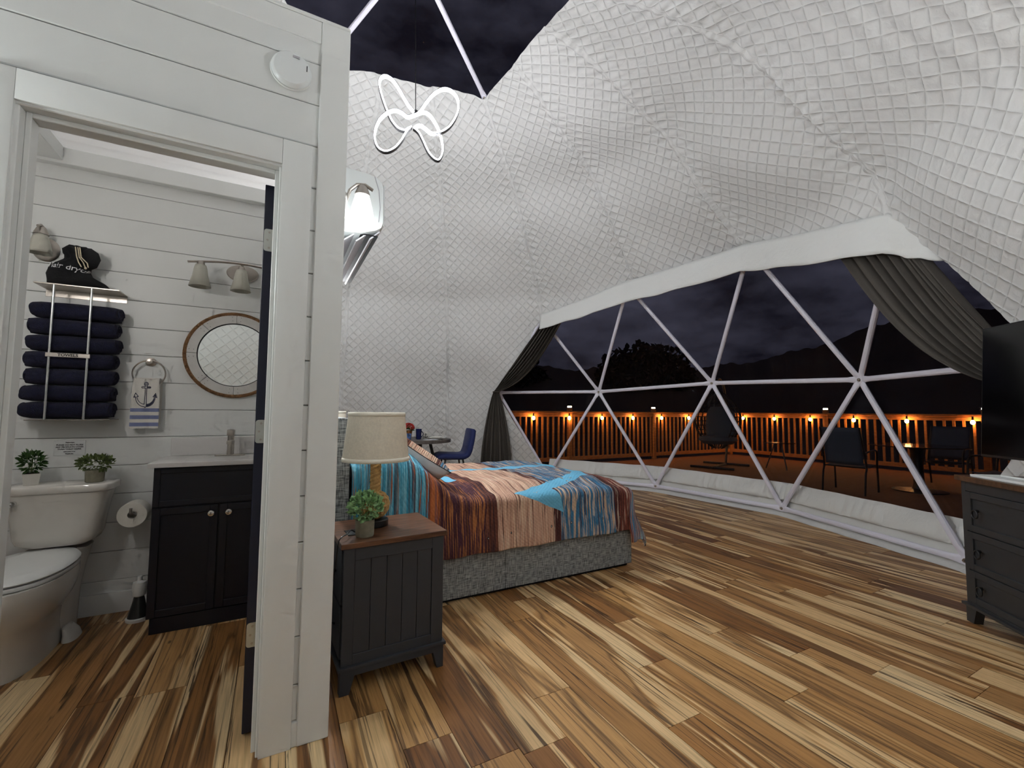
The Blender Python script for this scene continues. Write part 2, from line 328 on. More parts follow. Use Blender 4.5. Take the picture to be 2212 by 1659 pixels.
# ------------------------------------------------------------------ mesh helpers
class MB:
    def __init__(s): s.v = []; s.f = []
    def add(s, verts, faces, M=None):
        o = len(s.v)
        s.v += [tuple(M @ Vector(p)) for p in verts] if M is not None else [tuple(p) for p in verts]
        s.f += [tuple(i + o for i in f) for f in faces]; return s
    def box(s, c, d, bev=0.0, M=None, taper=None):
        x, y, z = (k / 2 for k in d)
        P = [(-x, -y, -z), (x, -y, -z), (x, y, -z), (-x, y, -z), (-x, -y, z), (x, -y, z), (x, y, z), (-x, y, z)]
        if taper: P = [(px * (taper if pz < 0 else 1), py * (taper if pz < 0 else 1), pz) for px, py, pz in P]
        P = [(a + c[0], b + c[1], e + c[2]) for a, b, e in P]
        Fc = [(0, 3, 2, 1), (4, 5, 6, 7), (0, 1, 5, 4), (1, 2, 6, 5), (2, 3, 7, 6), (3, 0, 4, 7)]
        if bev > 0:
            bm = bmesh.new(); vs = [bm.verts.new(p) for p in P]
            for f in Fc: bm.faces.new([vs[i] for i in f])
            bmesh.ops.bevel(bm, geom=bm.edges[:], offset=bev, segments=1 if bev < .004 else 2, affect='EDGES', profile=.7)
            bm.verts.index_update(); P = [v.co[:] for v in bm.verts]; Fc = [[v.index for v in f.verts] for f in bm.faces]; bm.free()
        return s.add(P, Fc, M)
    def rng(s, x, y, z, bev=0.0, M=None):
        return s.box(((x[0] + x[1]) / 2, (y[0] + y[1]) / 2, (z[0] + z[1]) / 2), (x[1] - x[0], y[1] - y[0], z[1] - z[0]), bev, M)
    def tube(s, pts, r, seg=8, closed=False, cap=True, flat=None):
        pts = [Vector(p) for p in pts]; n = len(pts); rad = r if hasattr(r, '__len__') else [r] * n
        T = []
        for i in range(n):
            a = pts[(i - 1) % n] if (i > 0 or closed) else pts[i]; b = pts[(i + 1) % n] if (i < n - 1 or closed) else pts[i]
            d = (b - a); T.append(d.normalized() if d.length > 1e-9 else Vector((0, 0, 1)))
        ref = Vector((0, 0, 1)) if abs(T[0].z) < .9 else Vector((1, 0, 0))
        u = T[0].cross(ref).normalized(); V = []; Fc = []
        for i in range(n):
            if i: 
                u = (u - T[i] * u.dot(T[i]))
                u = u.normalized() if u.length > 1e-9 else T[i].orthogonal().normalized()
            w = T[i].cross(u)
            for k in range(seg):
                a = 2 * PI * k / seg
                V.append(pts[i] + u * math.cos(a) * rad[i] + w * math.sin(a) * rad[i])
        for i in range(n if closed else n - 1):
            j = (i + 1) % n
            for k in range(seg):
                k2 = (k + 1) % seg; Fc.append((i * seg + k, i * seg + k2, j * seg + k2, j * seg + k))
        if cap and not closed:
            Fc.append(tuple(range(seg))[::-1]); Fc.append(tuple((n - 1) * seg + k for k in range(seg)))
        return s.add(V, Fc)
    def cyl(s, p0, p1, r0, r1=None, seg=16): return s.tube([p0, p1], [r0, r0 if r1 is None else r1], seg)
    def lathe(s, prof, c=(0, 0, 0), seg=24, M=None, cap=True, sx=1, sy=1):
        V = []; Fc = []; n = len(prof)
        for r, z in prof:
            for k in range(seg):
                a = 2 * PI * k / seg; V.append((c[0] + r * math.cos(a) * sx, c[1] + r * math.sin(a) * sy, c[2] + z))
        for i in range(n - 1):
            for k in range(seg):
                k2 = (k + 1) % seg; Fc.append((i * seg + k, i * seg + k2, (i + 1) * seg + k2, (i + 1) * seg + k))
        if cap:
            if prof[0][0] > 1e-6: Fc.append(tuple(range(seg))[::-1])
            if prof[-1][0] > 1e-6: Fc.append(tuple((n - 1) * seg + k for k in range(seg)))
        return s.add(V, Fc, M)
    def prism(s, poly, lo, hi, axis=2, M=None):
        def mk(p, h):
            q = list(p); q.insert(axis, h); return tuple(q)
        n = len(poly); V = [mk(p, lo) for p in poly] + [mk(p, hi) for p in poly]
        Fc = [tuple(range(n))[::-1], tuple(range(n, 2 * n))] + [(i, (i + 1) % n, n + (i + 1) % n, n + i) for i in range(n)]
        return s.add(V, Fc, M)
    def loft(s, rings, cap=True, M=None):
        n = len(rings[0]); V = [p for r in rings for p in r]; Fc = []
        for i in range(len(rings) - 1):
            for k in range(n):
                k2 = (k + 1) % n; Fc.append((i * n + k, i * n + k2, (i + 1) * n + k2, (i + 1) * n + k))
        if cap: Fc.append(tuple(range(n))[::-1]); Fc.append(tuple((len(rings) - 1) * n + k for k in range(n)))
        return s.add(V, Fc, M)
    def grid(s, fn, nu, nv, M=None):
        V = [fn(i / nu, j / nv) for j in range(nv + 1) for i in range(nu + 1)]
        Fc = [(j * (nu + 1) + i, j * (nu + 1) + i + 1, (j + 1) * (nu + 1) + i + 1, (j + 1) * (nu + 1) + i) for j in range(nv) for i in range(nu)]
        return s.add(V, Fc, M)
    def mesh(s, name, m, smooth=35):
        me = bpy.data.meshes.new(name); me.from_pydata(s.v, [], s.f)
        bm = bmesh.new(); bm.from_mesh(me); bmesh.ops.recalc_face_normals(bm, faces=bm.faces[:]); bm.to_mesh(me); bm.free()
        if m: me.materials.append(m)
        if smooth:
            me.polygons.foreach_set('use_smooth', [True] * len(me.polygons)); me.set_sharp_from_angle(angle=math.radians(smooth))
        return me
    def build(s, name, m, parent=None, smooth=35, **props):
        o = bpy.data.objects.new(name, s.mesh(name, m, smooth)); COL.objects.link(o)
        if parent is not None: o.parent = parent
        for k, v in props.items(): o[k] = v
        return o
def thing(name, label, cat, loc=(0, 0, 0), rz=0.0, group=None):
    o = bpy.data.objects.new(name, None); COL.objects.link(o); o.empty_display_size = .1
    o.location = loc; o.rotation_euler = (0, 0, rz); o['label'] = label; o['category'] = cat
    if group: o['group'] = group
    return o
def tag(o, label, cat, group=None):
    o['label'] = label; o['category'] = cat
    if group: o['group'] = group
    return o
def struct(name, label=None, cat=None, o=None):
    if o is None:
        o = bpy.data.objects.new(name, None); COL.objects.link(o); o.empty_display_size = .1
    o['kind'] = 'structure'
    if label: o['label'] = label
    if cat: o['category'] = cat
    return o
def inst(src, parent=None, loc=None, rot=None, scale=None):
    c = src.copy(); COL.objects.link(c); c.parent = parent
    if loc is not None: c.location = loc
    if rot is not None: c.rotation_euler = rot
    if scale is not None: c.scale = scale
    return c
def dup(root, loc=None, rz=None, label=None, group=None):
    r = inst(root, root.parent, loc, None if rz is None else (0, 0, rz))
    if label: r['label'] = label
    if group: r['group'] = group
    for ch in list(root.children):
        c = inst(ch, r)
        for g in list(ch.children): inst(g, c)
    return r
def text_mesh(s, size, extrude=.0006, align='CENTER', italic=0.0, bold=0.0):
    cu = bpy.data.curves.new('txt', 'FONT'); cu.body = s; cu.size = size; cu.extrude = extrude; cu.align_x = align; cu.align_y = 'CENTER'; cu.resolution_u = 3
    cu.shear = italic; cu.offset = bold
    o = bpy.data.objects.new('txt', cu); COL.objects.link(o)
    dg = bpy.context.evaluated_depsgraph_get(); me = bpy.data.meshes.new_from_object(o.evaluated_get(dg))
    V = [v.co[:] for v in me.vertices]; Fc = [tuple(p.vertices) for p in me.polygons]
    bpy.data.objects.remove(o); bpy.data.curves.remove(cu); bpy.data.meshes.remove(me)
    return V, Fc
def fattr(o, name, arr):
    a = o.data.attributes.new(name, 'FLOAT', 'POINT'); a.data.foreach_set('value', np.asarray(arr, dtype=np.float32))

def smoothstep(a, b, x):
    t = np.clip((x - a) / (b - a), 0, 1); return t * t * (3 - 2 * t)
def sd_seg(px, py, a, b, w):
    a = np.array(a); b = np.array(b); dx, dy = b - a
    t = np.clip(((px - a[0]) * dx + (py - a[1]) * dy) / (dx * dx + dy * dy), 0, 1)
    return np.hypot(px - a[0] - t * dx, py - a[1] - t * dy) - w
def sd_tri(px, py, P):
    d = np.full_like(px, -1e9)
    cx_ = sum(p[0] for p in P) / 3; cy_ = sum(p[1] for p in P) / 3
    for i in range(3):
        a, b = P[i], P[(i + 1) % 3]; nx, ny = b[1] - a[1], a[0] - b[0]; l = math.hypot(nx, ny)
        if (cx_ - a[0]) * nx + (cy_ - a[1]) * ny > 0: nx, ny = -nx, -ny
        d = np.maximum(d, ((px - a[0]) * nx + (py - a[1]) * ny) / l)
    return d
def anchor_sdf(x, y):
    """anchor about 2 units tall, ring on top"""
    d = np.abs(np.hypot(x, y - .86) - .11) - .035
    d = np.minimum(d, sd_seg(x, y, (-.3, .6), (.3, .6), .05))
    d = np.minimum(d, np.maximum(np.abs(x) - (.05 + .035 * np.clip(-y, 0, 1)), np.abs(y) - .78))
    ang = np.clip((-y - .05) / .7, 0, 1)
    arm = np.abs(np.hypot(x, y + .08) - .74) - (.035 + .06 * ang)
    d = np.minimum(d, np.where(y < -.1, arm, 9))
    for s in (-1, 1):
        d = np.minimum(d, sd_tri(x, y, [(s * .58, -.12), (s * .92, -.18), (s * .80, .14)]))
    d = np.minimum(d, sd_tri(x, y, [(-.12, -.8), (.12, -.8), (0, -.98)]))
    return d

# ------------------------------------------------------------------ the geodesic dome (three-frequency, five-eighths)
def ico3v():
    V = [(0, 0, 1)]; a = math.atan(2)
    for k in range(5): t = 2 * PI * k / 5; V.append((math.sin(a) * math.cos(t), math.sin(a) * math.sin(t), math.cos(a)))
    for k in range(5): t = 2 * PI * (k + .5) / 5; V.append((math.sin(a) * math.cos(t), math.sin(a) * math.sin(t), -math.cos(a)))
    V.append((0, 0, -1)); V = np.array(V); Fc = []
    for k in range(5):
        n = (k + 1) % 5; Fc += [(0, 1 + k, 1 + n), (1 + k, 6 + k, 1 + n), (6 + k, 6 + n, 1 + n), (11, 6 + n, 6 + k)]
    pts = {}; tris = []
    def add(p):
        p = p / np.linalg.norm(p); k = tuple(np.round(p, 5))
        if k not in pts: pts[k] = len(pts)
        return pts[k]
    for (i, j, k) in Fc:
        g = {}
        for a_ in range(4):
            for b in range(4 - a_): g[a_, b] = add((V[i] * (3 - a_ - b) + V[j] * a_ + V[k] * b) / 3)
        for a_ in range(3):
            for b in range(3 - a_):
                tris.append((g[a_, b], g[a_ + 1, b], g[a_, b + 1]))
                if a_ + b < 2: tris.append((g[a_ + 1, b], g[a_ + 1, b + 1], g[a_, b + 1]))
    P = np.array(list(pts)); P /= np.linalg.norm(P, axis=1)[:, None]
    return P, tris
DR = 4.3635; DCX, DCY = .9030, 3.5316; DPHI = math.radians(-2.389 - 28.18); DZC = .18 * DR - .0335
U3, TR3 = ico3v()
_c, _s = math.cos(DPHI), math.sin(DPHI)
NODE = np.stack([DCX + DR * (_c * U3[:, 0] - _s * U3[:, 1]), DCY + DR * (_s * U3[:, 0] + _c * U3[:, 1]), DZC + DR * U3[:, 2]], 1)
BASE = (U3[:, 2] < -.1) & (U3[:, 2] > -.2)
NODE[BASE, 2] = .08
LIVE = U3[:, 2] > -.2
WSET = {18, 12, 11, 10, 86}; WLOW = WSET | {17, 14, 13, 89}; WUP = WSET | {3, 6, 8, 9}
CAP = {0, 1, 28, 46, 64, 4}
liner_t, low_t, up_t, sky_t = [], [], [], []
for t_ in TR3:
    if not all(LIVE[i] for i in t_): continue
    st = set(t_)
    if st <= WLOW: low_t.append(t_)
    elif st <= WUP: up_t.append(t_)
    elif st <= CAP: sky_t.append(t_)
    else: liner_t.append(t_)
BASE_RING = sorted([i for i in range(len(U3)) if BASE[i]], key=lambda i: math.atan2(NODE[i, 1] - DCY, NODE[i, 0] - DCX))

def project_px(P):
    P = np.asarray(P, float) - np.array([0, 0, CAM_H]); r_ = np.array(rt); u_ = np.array(up); f_ = np.array(fw)
    d = P @ f_; return 1106 + F_PX * (P @ r_) / d, 829.5 - F_PX * (P @ u_) / d, d

GAZ = math.radians(24); GAZ0 = DPHI
PROF = [(4.20, -.2), (4.12, 1.5), (3.70, 3.05), (2.62, 4.20), (1.40, 4.83), (0.0, 5.12)]      # gore centre line : (distance from the axis, height)
QD = .141
def liner_radius(hc, vc):
    t_inv = 0.0
    for (d0, z0), (d1, z1) in zip(PROF, PROF[1:]):
        nx_, nz_ = z1 - z0, d0 - d1; k = (nx_ * d0 + nz_ * (z0 - DZC)); g = (nx_ * hc + nz_ * vc) / k
        t_inv = t_inv + np.clip(g, 1e-4, None) ** 220
    return t_inv ** (-1 / 220)
def quilt_field(P):
    n = P - np.array([DCX, DCY, DZC]); n /= np.linalg.norm(n, axis=1)[:, None]
    az = np.arctan2(n[:, 1], n[:, 0]); pol = np.arccos(np.clip(n[:, 2], -1, 1))
    a = (az - GAZ0) / GAZ; gi = np.floor(a); a = (a - gi - .5) * GAZ
    rad = liner_radius(np.sin(pol) * np.cos(a), np.cos(pol))
    # seams pulled in a little, loose cloth bellies between them
    rad = rad - .02 * np.exp(-((GAZ / 2 - np.abs(a)) * np.sin(pol) * DR / .10) ** 2)
    u = rad * np.sin(pol) * np.tan(a); v = pol * DR
    p = (u + v) / QD; q = (u - v) / QD; fp = p - np.floor(p); fq = q - np.floor(q)
    h = .007 * np.sqrt(np.clip((1 - np.abs(2 * fp - 1) ** 2) * (1 - np.abs(2 * fq - 1) ** 2), 0, 1))
    s = np.sin(pol) * DR * (GAZ / 2 - np.abs(a)); h *= smoothstep(0, .012, s)
    w1 = np.sin(u * 31 + 2 * np.sin(v * 1.3 + gi)) * np.clip(np.sin(v * 1.1 + gi * 2.1 + u * 1.5), 0, 1) * .006
    w2 = np.sin(v * 5.5 + gi + 1.2 * np.sin(u * 3)) * .014 + np.sin(u * 3.7 + v * 2.1 + gi * 3) * .026
    tens = np.sin((v + u * .45) * 55 + 2 * np.sin(u * 4)) * np.exp(-(s / .25) ** 2) * .006
    return h + w1 + w2 + tens, n, np.stack([u, v, s], 1), rad
def build_liner():
    VV, FF, UV = [], [], []; base = 0
    for t_ in liner_t:
        A, B, C = (NODE[i] for i in t_)
        cen = (A + B + C) / 3; x, y, d = project_px(np.stack([A, B, C, cen]))
        vis = any((d > .2) & (x > -300) & (x < 2500) & (y > -400) & (y < 1300)) or np.linalg.norm(cen - np.array([-.55, -.6, 1.9])) < 1.7
        n_ = 96 if vis else 14
        w = np.array([((n_ - i - j) / n_, i / n_, j / n_) for i in range(n_ + 1) for j in range(n_ + 1 - i)])
        P = w @ np.stack([A, B, C])
        h, nn, uv, rad = quilt_field(P)
        nearest = np.array([DCX, DCY, DZC])
        P = nearest + nn * np.minimum(rad - h, np.linalg.norm(P - nearest, axis=1) + .10)[:, None]
        low = P[:, 2] < .12
        P[low, 2] = np.where(P[low, 2] < .1, .004, P[low, 2])
        idx = {}; k = 0
        for i in range(n_ + 1):
            for j in range(n_ + 1 - i): idx[i, j] = k; k += 1
        f = []
        for i in range(n_):
            for j in range(n_ - i):
                f.append((idx[i, j] + base, idx[i + 1, j] + base, idx[i, j + 1] + base))
                if i + j < n_ - 1: f.append((idx[i + 1, j] + base, idx[i + 1, j + 1] + base, idx[i, j + 1] + base))
        VV.append(P); UV.append(uv); FF += f; base += len(P)
    V = np.concatenate(VV); Fa = np.array(FF, dtype=np.int32)
    # weld the shared edges
    UVa = np.concatenate(UV); key = np.round(V, 3); _, first, inv = np.unique(key, axis=0, return_index=True, return_inverse=True)
    inv = inv.reshape(-1); V = V[first]; UVa = UVa[first]; Fa = inv[Fa]
    Fa = Fa[(Fa[:, 0] != Fa[:, 1]) & (Fa[:, 1] != Fa[:, 2]) & (Fa[:, 0] != Fa[:, 2])]
    me = bpy.data.meshes.new('ceiling'); me.vertices.add(len(V)); me.vertices.foreach_set('co', V.astype(np.float32).ravel())
    me.loops.add(Fa.size); me.loops.foreach_set('vertex_index', Fa.astype(np.int32).ravel())
    me.polygons.add(len(Fa)); me.polygons.foreach_set('loop_start', np.arange(0, Fa.size, 3, dtype=np.int32))
    me.update(calc_edges=True); me.validate(); me.polygons.foreach_set('use_smooth', [True] * len(me.polygons))
    me.materials.append(LINER)
    o = bpy.data.objects.new('ceiling', me); COL.objects.link(o)
    fattr(o, 'qu', UVa[:, 0]); fattr(o, 'qv', UVa[:, 1]); fattr(o, 'qs', UVa[:, 2])
    struct('ceiling', 'white quilted insulation liner curving over the whole dome', 'ceiling', o)
build_liner()

# ---- floor planks
PW = .179; X0 = -.466; PL = 1.22
ring2d = [(DCX + (NODE[i, 0] - DCX) * 1.012, DCY + (NODE[i, 1] - DCY) * 1.012) for i in BASE_RING]
def clip_poly(poly, ring):
    out = poly
    for i in range(len(ring)):
        a, b = ring[i], ring[(i + 1) % len(ring)]; src = out; out = []
        ins = lambda p: (b[0] - a[0]) * (p[1] - a[1]) - (b[1] - a[1]) * (p[0] - a[0]) >= 0
        for j in range(len(src)):
            p, q = src[j - 1], src[j]; ip, iq = ins(p), ins(q)
            if ip != iq:
                d1 = (b[0] - a[0]) * (p[1] - a[1]) - (b[1] - a[1]) * (p[0] - a[0]); d2 = (b[0] - a[0]) * (q[1] - a[1]) - (b[1] - a[1]) * (q[0] - a[0])
                t = d1 / (d1 - d2); out.append((p[0] + (q[0] - p[0]) * t, p[1] + (q[1] - p[1]) * t))
            if iq: out.append(q)
        if not out: return []
    return out
floor = MB().prism([(DCX + (x - DCX) * 1.0, DCY + (y - DCY) * 1.0) for x, y in ring2d], -.03, -.012).build('floor', mat('subfloor', '#3a2a1c', .9), None, 0)
struct('floor', 'hickory plank flooring with cream sapwood streaks', 'floor', floor)
row_end = {0: 2.35, 4: 1.81, 10: 1.225, 14: 1.615, 12: 1.94, 13: 1.115, 16: 1.04, 19: 1.77, 22: 1.486, 11: 1.56, 17: .76, 21: 1.09}
g_ = .0012
full = MB().add([(-PW / 2 + g_, -PL / 2 + g_, 0), (PW / 2 - g_, -PL / 2 + g_, 0), (PW / 2 - g_, PL / 2 - g_, 0), (-PW / 2 + g_, PL / 2 - g_, 0),
                 (-PW / 2 + g_, -PL / 2 + g_, -.012), (PW / 2 - g_, -PL / 2 + g_, -.012), (PW / 2 - g_, PL / 2 - g_, -.012), (-PW / 2 + g_, PL / 2 - g_, -.012)],
                [(0, 1, 2, 3), (7, 6, 5, 4), (0, 4, 5, 1), (1, 5, 6, 2), (2, 6, 7, 3), (3, 7, 4, 0)])
full_me = full.mesh('plank', HICKORY, 0)
for r_ in range(-18, 33):
    xa = X0 + r_ * PW; xb = xa + PW; y0 = row_end.get(r_, random.uniform(0, PL)); k0 = math.floor((-1.5 - y0) / PL)
    for k in range(k0, k0 + 10):
        ya = y0 + k * PL; yb = ya + PL
        poly = clip_poly([(xa, ya), (xb, ya), (xb, yb), (xa, yb)], ring2d)
        if len(poly) < 3: continue
        area = abs(sum(poly[i - 1][0] * poly[i][1] - poly[i][0] * poly[i - 1][1] for i in range(len(poly)))) / 2
        if area < .01 or (area < .05 and (ya < -.4 or xa < -2)): continue
        cxp, cyp = (xa + xb) / 2, (ya + yb) / 2
        if area > PW * PL * .999: o = bpy.data.objects.new('plank', full_me); COL.objects.link(o)
        else:
            q = [(min(max(p[0] - cxp, -PW / 2 + g_), PW / 2 - g_), min(max(p[1] - cyp, -PL / 2 + g_), PL / 2 - g_)) for p in poly]
            o = MB().prism(q, -.012, 0).build('plank', HICKORY, None, 0)
        o.parent = floor; o.location = (cxp, cyp, 0)

# ---- dome frame : tubes with flattened bolted ends
frame = thing('dome_frame', 'white bolted steel tube frame of the dome with window struts', 'frame')
frame['kind'] = 'structure'
def strut(a, b, r=.0255):
    a = Vector(a); b = Vector(b); T = (b - a).normalized(); L_ = (b - a).length
    c = Vector((DCX, DCY, DZC)); nrm = ((a + b) / 2 - c); nrm = (nrm - T * nrm.dot(T)).normalized(); w = T.cross(nrm)
    rings = []
    for s_, ra, rb in ((.0, .033, .005), (.045, .033, .005), (.11, r, r), (L_ / 2, r, r), (L_ - .11, r, r), (L_ - .045, .033, .005), (L_, .033, .005)):
        p = a + T * s_; rings.append([tuple(p + w * math.cos(2 * PI * k / 10) * ra + nrm * math.sin(2 * PI * k / 10) * rb) for k in range(10)])
    return MB().loft(rings)
edges = set()
for t_ in low_t + up_t + sky_t:
    for i in range(3): edges.add(tuple(sorted((t_[i], t_[(i + 1) % 3]))))
for a_, b_ in sorted(edges):
    if a_ in CAP and b_ in CAP and 0 not in (a_, b_): continue        # rim tubes lie behind the liner
    strut(NODE[a_], NODE[b_]).build('strut', STRUT, frame)
bolt_me = None
for i in sorted({k for e in edges for k in e}):
    P = Vector(NODE[i]); c = Vector((DCX, DCY, DZC)); n = (c - P).normalized()
    if BASE[i]: n = Vector((n.x, n.y, 0)).normalized()
    b = MB(); b.cyl(P - n * .012, P + n * .012, .034, .034, 14); hb = b.build('hub_plate', STRUT, frame)
    MB().cyl(P + n * .012, P + n * .017, .017, .017, 12).cyl(P + n * .017, P + n * .029, .011, .009, 6).build('bolt', NICKEL, hb)

# ---- clear panes
def pane(t_, parent, out=.022):
    A = [Vector(NODE[i]) for i in t_]; c = Vector((DCX, DCY, DZC)); n = ((A[0] + A[1] + A[2]) / 3 - c).normalized(); q = 10
    b = MB(); idx = {}; V = []
    for i in range(q + 1):
        for j in range(q + 1 - i):
            w = ((q - i - j) / q, i / q, j / q); p = A[0] * w[0] + A[1] * w[1] + A[2] * w[2]
            idx[i, j] = len(V); V.append(p + n * (out + .12 * sum(w[k] for k in range(3) if BASE[t_[k]]) + .03 * 27 * w[0] * w[1] * w[2]))
    Fc = []
    for i in range(q):
        for j in range(q - i):
            Fc.append((idx[i, j], idx[i + 1, j], idx[i, j + 1]))
            if i + j < q - 1: Fc.append((idx[i + 1, j], idx[i + 1, j + 1], idx[i, j + 1]))
    b.add(V, Fc); return b.build('pane', FILM, parent, 60)
win1 = struct('window_1', 'wide clear vinyl bay window of triangular panes facing the deck', 'window')
for t_ in low_t + up_t: pane(t_, win1)
win2 = struct('window_2', 'dark clear skylight at the dome top above the pendant', 'window')
for t_ in sky_t: pane(t_, win2)

# ---- valance flap of the liner above the window
path = [3, 6, 8, 9, 86]; hgt = [.2, .27, .27, .27, .03]; PEND = {4: .34}
def flap_pt(s_, v_):
    k = min(int(s_ * 4), 3); f_ = s_ * 4 - k; A = Vector(NODE[path[k]]); B = Vector(NODE[path[k + 1]]); B = A.lerp(B, .34) if k == 3 else B; p = A.lerp(B, f_)
    H = hgt[k] * (1 - f_) + hgt[k + 1] * f_; c = Vector((DCX, DCY, p.z)); n = (c - p).normalized()
    bow = math.sin(PI * f_) * .05
    wav = .006 * math.sin(s_ * 90) * v_ + .004 * math.sin(s_ * 37 + v_ * 6)
    p = p + n * ((.06 + .07 * v_) * (1 - f_ if k == 3 else 1) + wav) + Vector((0, 0, .05 - bow * .3 - (H + .05 + .006 * math.sin(s_ * 61)) * v_))
    return tuple(p)
VAL = mat('valance_cloth', '#d8d9d6', .75, bump=(24, .35), Sheen_Weight=.15)
fl = MB().grid(flap_pt, 160, 8).build('window_valance', VAL, None, 60)
md = fl.modifiers.new('thick', 'SOLIDIFY'); md.thickness = .012
tag(fl, 'white padded valance strip hanging along the top of the bay window', 'valance')

# ---- vinyl base skirt, one length per bay, with the base tube in front
bay = [17, 14, 13, 89]
nx = [i for i in BASE_RING]
ki = nx.index(89); nxt = nx[(ki - 1) % 15]
for a_, b_, lab in ((17, 14, 'white vinyl base skirt under the window behind the bed foot'), (14, 13, 'white vinyl base skirt under the middle window bay'), (13, 89, 'white vinyl base skirt under the window bay beside the dresser'), (89, nxt, 'white vinyl base skirt running behind the dresser')):
    A = Vector(NODE[a_]); B = Vector(NODE[b_]); c2 = Vector((DCX, DCY, 0))
    def sk(u_, v_):
        p = A.lerp(B, u_); n = (Vector((DCX, DCY, p.z)) - p).normalized()
        prof = [(-.12, .36), (-.10, .33), (-.06, .26), (-.03, .195), (-.032, .165), (-.06, .16), (-.05, .13), (-.035, .08), (-.03, .045), (.02, .018), (.05, .003), (.06, .002)]
        f_ = v_ * (len(prof) - 1); k = min(int(f_), len(prof) - 2); f_ -= k
        o_ = prof[k][0] * (1 - f_) + prof[k + 1][0] * f_; z_ = prof[k][1] * (1 - f_) + prof[k + 1][1] * f_
        cr_ = .007 * math.sin(u_ * 70 + 5 * math.sin(u_ * 13)) * math.sin(PI * min(1, v_ * 2.2)) + .005 * math.sin(u_ * 23 + v_ * 9)
        e_ = 1 - abs(2 * u_ - 1) ** 14
        return (p.x + n.x * (o_ + cr_), p.y + n.y * (o_ + cr_), max(.002, z_ + cr_ * .6 * (z_ > .05)))
    s_ = MB().grid(sk, 90, 20).build('base_skirt', VINYL, None, 60)
    tag(s_, lab, 'skirt', 'vinyl skirts along the window base')

# ------------------------------------------------------------------ bathroom box
YF, YFB, YBK = 1.768, 1.885, 3.367
XL, XR = -1.75, .207
GR0 = 2.161; GP = .163
wf = MB()
wf.rng((XL, -.80), (YF + .012, YFB - .012), (0, 2.64)); wf.rng((.055, XR - .012), (YF + .012, YFB - .012), (0, 2.64)); wf.rng((-.80, .055), (YF + .012, YFB - .012), (2.09, 2.64))
wf_o = wf.build('wall_front', GAPW, None, 0); struct('wall_front', 'white shiplap wall with the bathroom doorway', 'wall', wf_o)
def board(x, y, z, parent, bev=.003): return MB().rng(x, y, z, bev).build('board', WHITE, parent)
zz = [GR0 + GP * k for k in range(-14, 4)]
for k in range(len(zz) - 1):
    a, b = max(0.0, zz[k]) + .0014, zz[k + 1] - .0014
    if b < .02: continue
    if a > 2.16:
        board((XL, .108), (YF, YF + .012), (a, min(b, 2.62)), wf_o)
    else:
        board((XL, -.795), (YF, YF + .012), (a, b), wf_o)
        if a > .085 - .1: board((.05, .108), (YF, YF + .012), (max(a, .085), b), wf_o)
# inside boards of the doorway wall (seen only in the mirror)
for k in range(16): board((XL, -.72), (YFB - .012, YFB), (GP * k + .0014, GP * (k + 1) - .0014), wf_o)
t1 = struct('trim_1', 'white door casing around the bathroom doorway', 'trim')
MB().rng((-.012, .087), (YF - .014, YF + .004), (0, 2.152), .004).build('casing_side', WHITE2, t1)
MB().rng((-.80, -.700), (YF - .014, YF + .004), (0, 2.152), .004).build('casing_side', WHITE2, t1)
MB().rng((-.70, -.012), (YF - .014, YF + .004), (2.058, 2.152), .004).build('casing_head', WHITE2, t1)
MB().rng((-.020, .055), (YF - .004, YFB), (0, 2.05), .003).build('jamb', WHITE2, t1)
MB().rng((-.78, -.690), (YF - .004, YFB), (0, 2.05), .003).build('jamb', WHITE2, t1)
MB().rng((-.78, .055), (YF - .004, YFB), (2.05, 2.09), .003).build('jamb_head', WHITE2, t1)
MB().rng((-.690, -.676), (YF + .03, YF + .075), (0, 2.05), .002).build('door_stop', WHITE2, t1)
MB().rng((-.034, -.020), (YF + .03, YF + .075), (0, 2.05), .002).build('door_stop', WHITE2, t1)
MB().rng((-.676, -.034), (YF + .03, YF + .075), (2.034, 2.05), .002).build('door_stop', WHITE2, t1)
MB().rng((-.012, .112), (YF - .008, YF + .003), (0, .083), .003).build('plinth', WHITE2, t1)
t2 = struct('trim_2', 'white corner board at the free end of the shiplap wall', 'trim',
            MB().rng((.104, XR), (YF - .012, YF + .012), (0, 2.655), .003).build('trim_2', WHITE2))
t3 = struct('trim_3', 'white top board capping the shiplap wall', 'trim',
            MB().rng((XL, .104), (YF - .008, YF + .012), (2.57, 2.655), .003).rng((XL, XR), (YF - .012, YFB + .02), (2.655, 2.67), .003).build('trim_3', WHITE2))
# right wall of the box, boards towards the bed
wr = MB().rng((.10, XR - .012), (YFB - .005, YBK + .10), (0, 2.64)).build('wall_right', GAPW, None, 0); struct('wall_right', 'white shiplap side wall behind the bed headboard', 'wall', wr)
for k in range(16): board((XR - .012, XR), (YF + .012, YBK + .11), (GP * k + .0014, GP * (k + 1) - .0014), wr); 
for k in range(16): board((.088, .10), (YFB, YBK), (GP * k + .0014, GP * (k + 1) - .0014), wr)
wl = MB().rng((XL - .1, XL), (YF, YBK + .1), (0, 2.64)).build('wall_left', WHITE, None, 0); struct('wall_left', 'white side wall of the bathroom', 'wall', wl)
# back wall with its boards
wb = MB().rng((XL, .10), (YBK + .012, YBK + .1), (0, 2.64)).build('wall_back', GAPW, None, 0); struct('wall_back', 'white shiplap back wall of the bathroom', 'wall', wb)
zz = [2.465 + GP * k for k in range(-16, 2)]
for k in range(len(zz) - 1):
    a, b = max(0.0, zz[k]) + .0012, zz[k + 1] - .0012
    if b > .02: board((XL, .088), (YBK, YBK + .012), (a, b), wb, .0022)
bb = MB().rng((XL, -.54), (YBK - .014, YBK), (0, .115), .004).build('baseboard_back', WHITE2); struct('baseboard_back', 'white baseboard along the bathroom back wall', 'baseboard', bb)
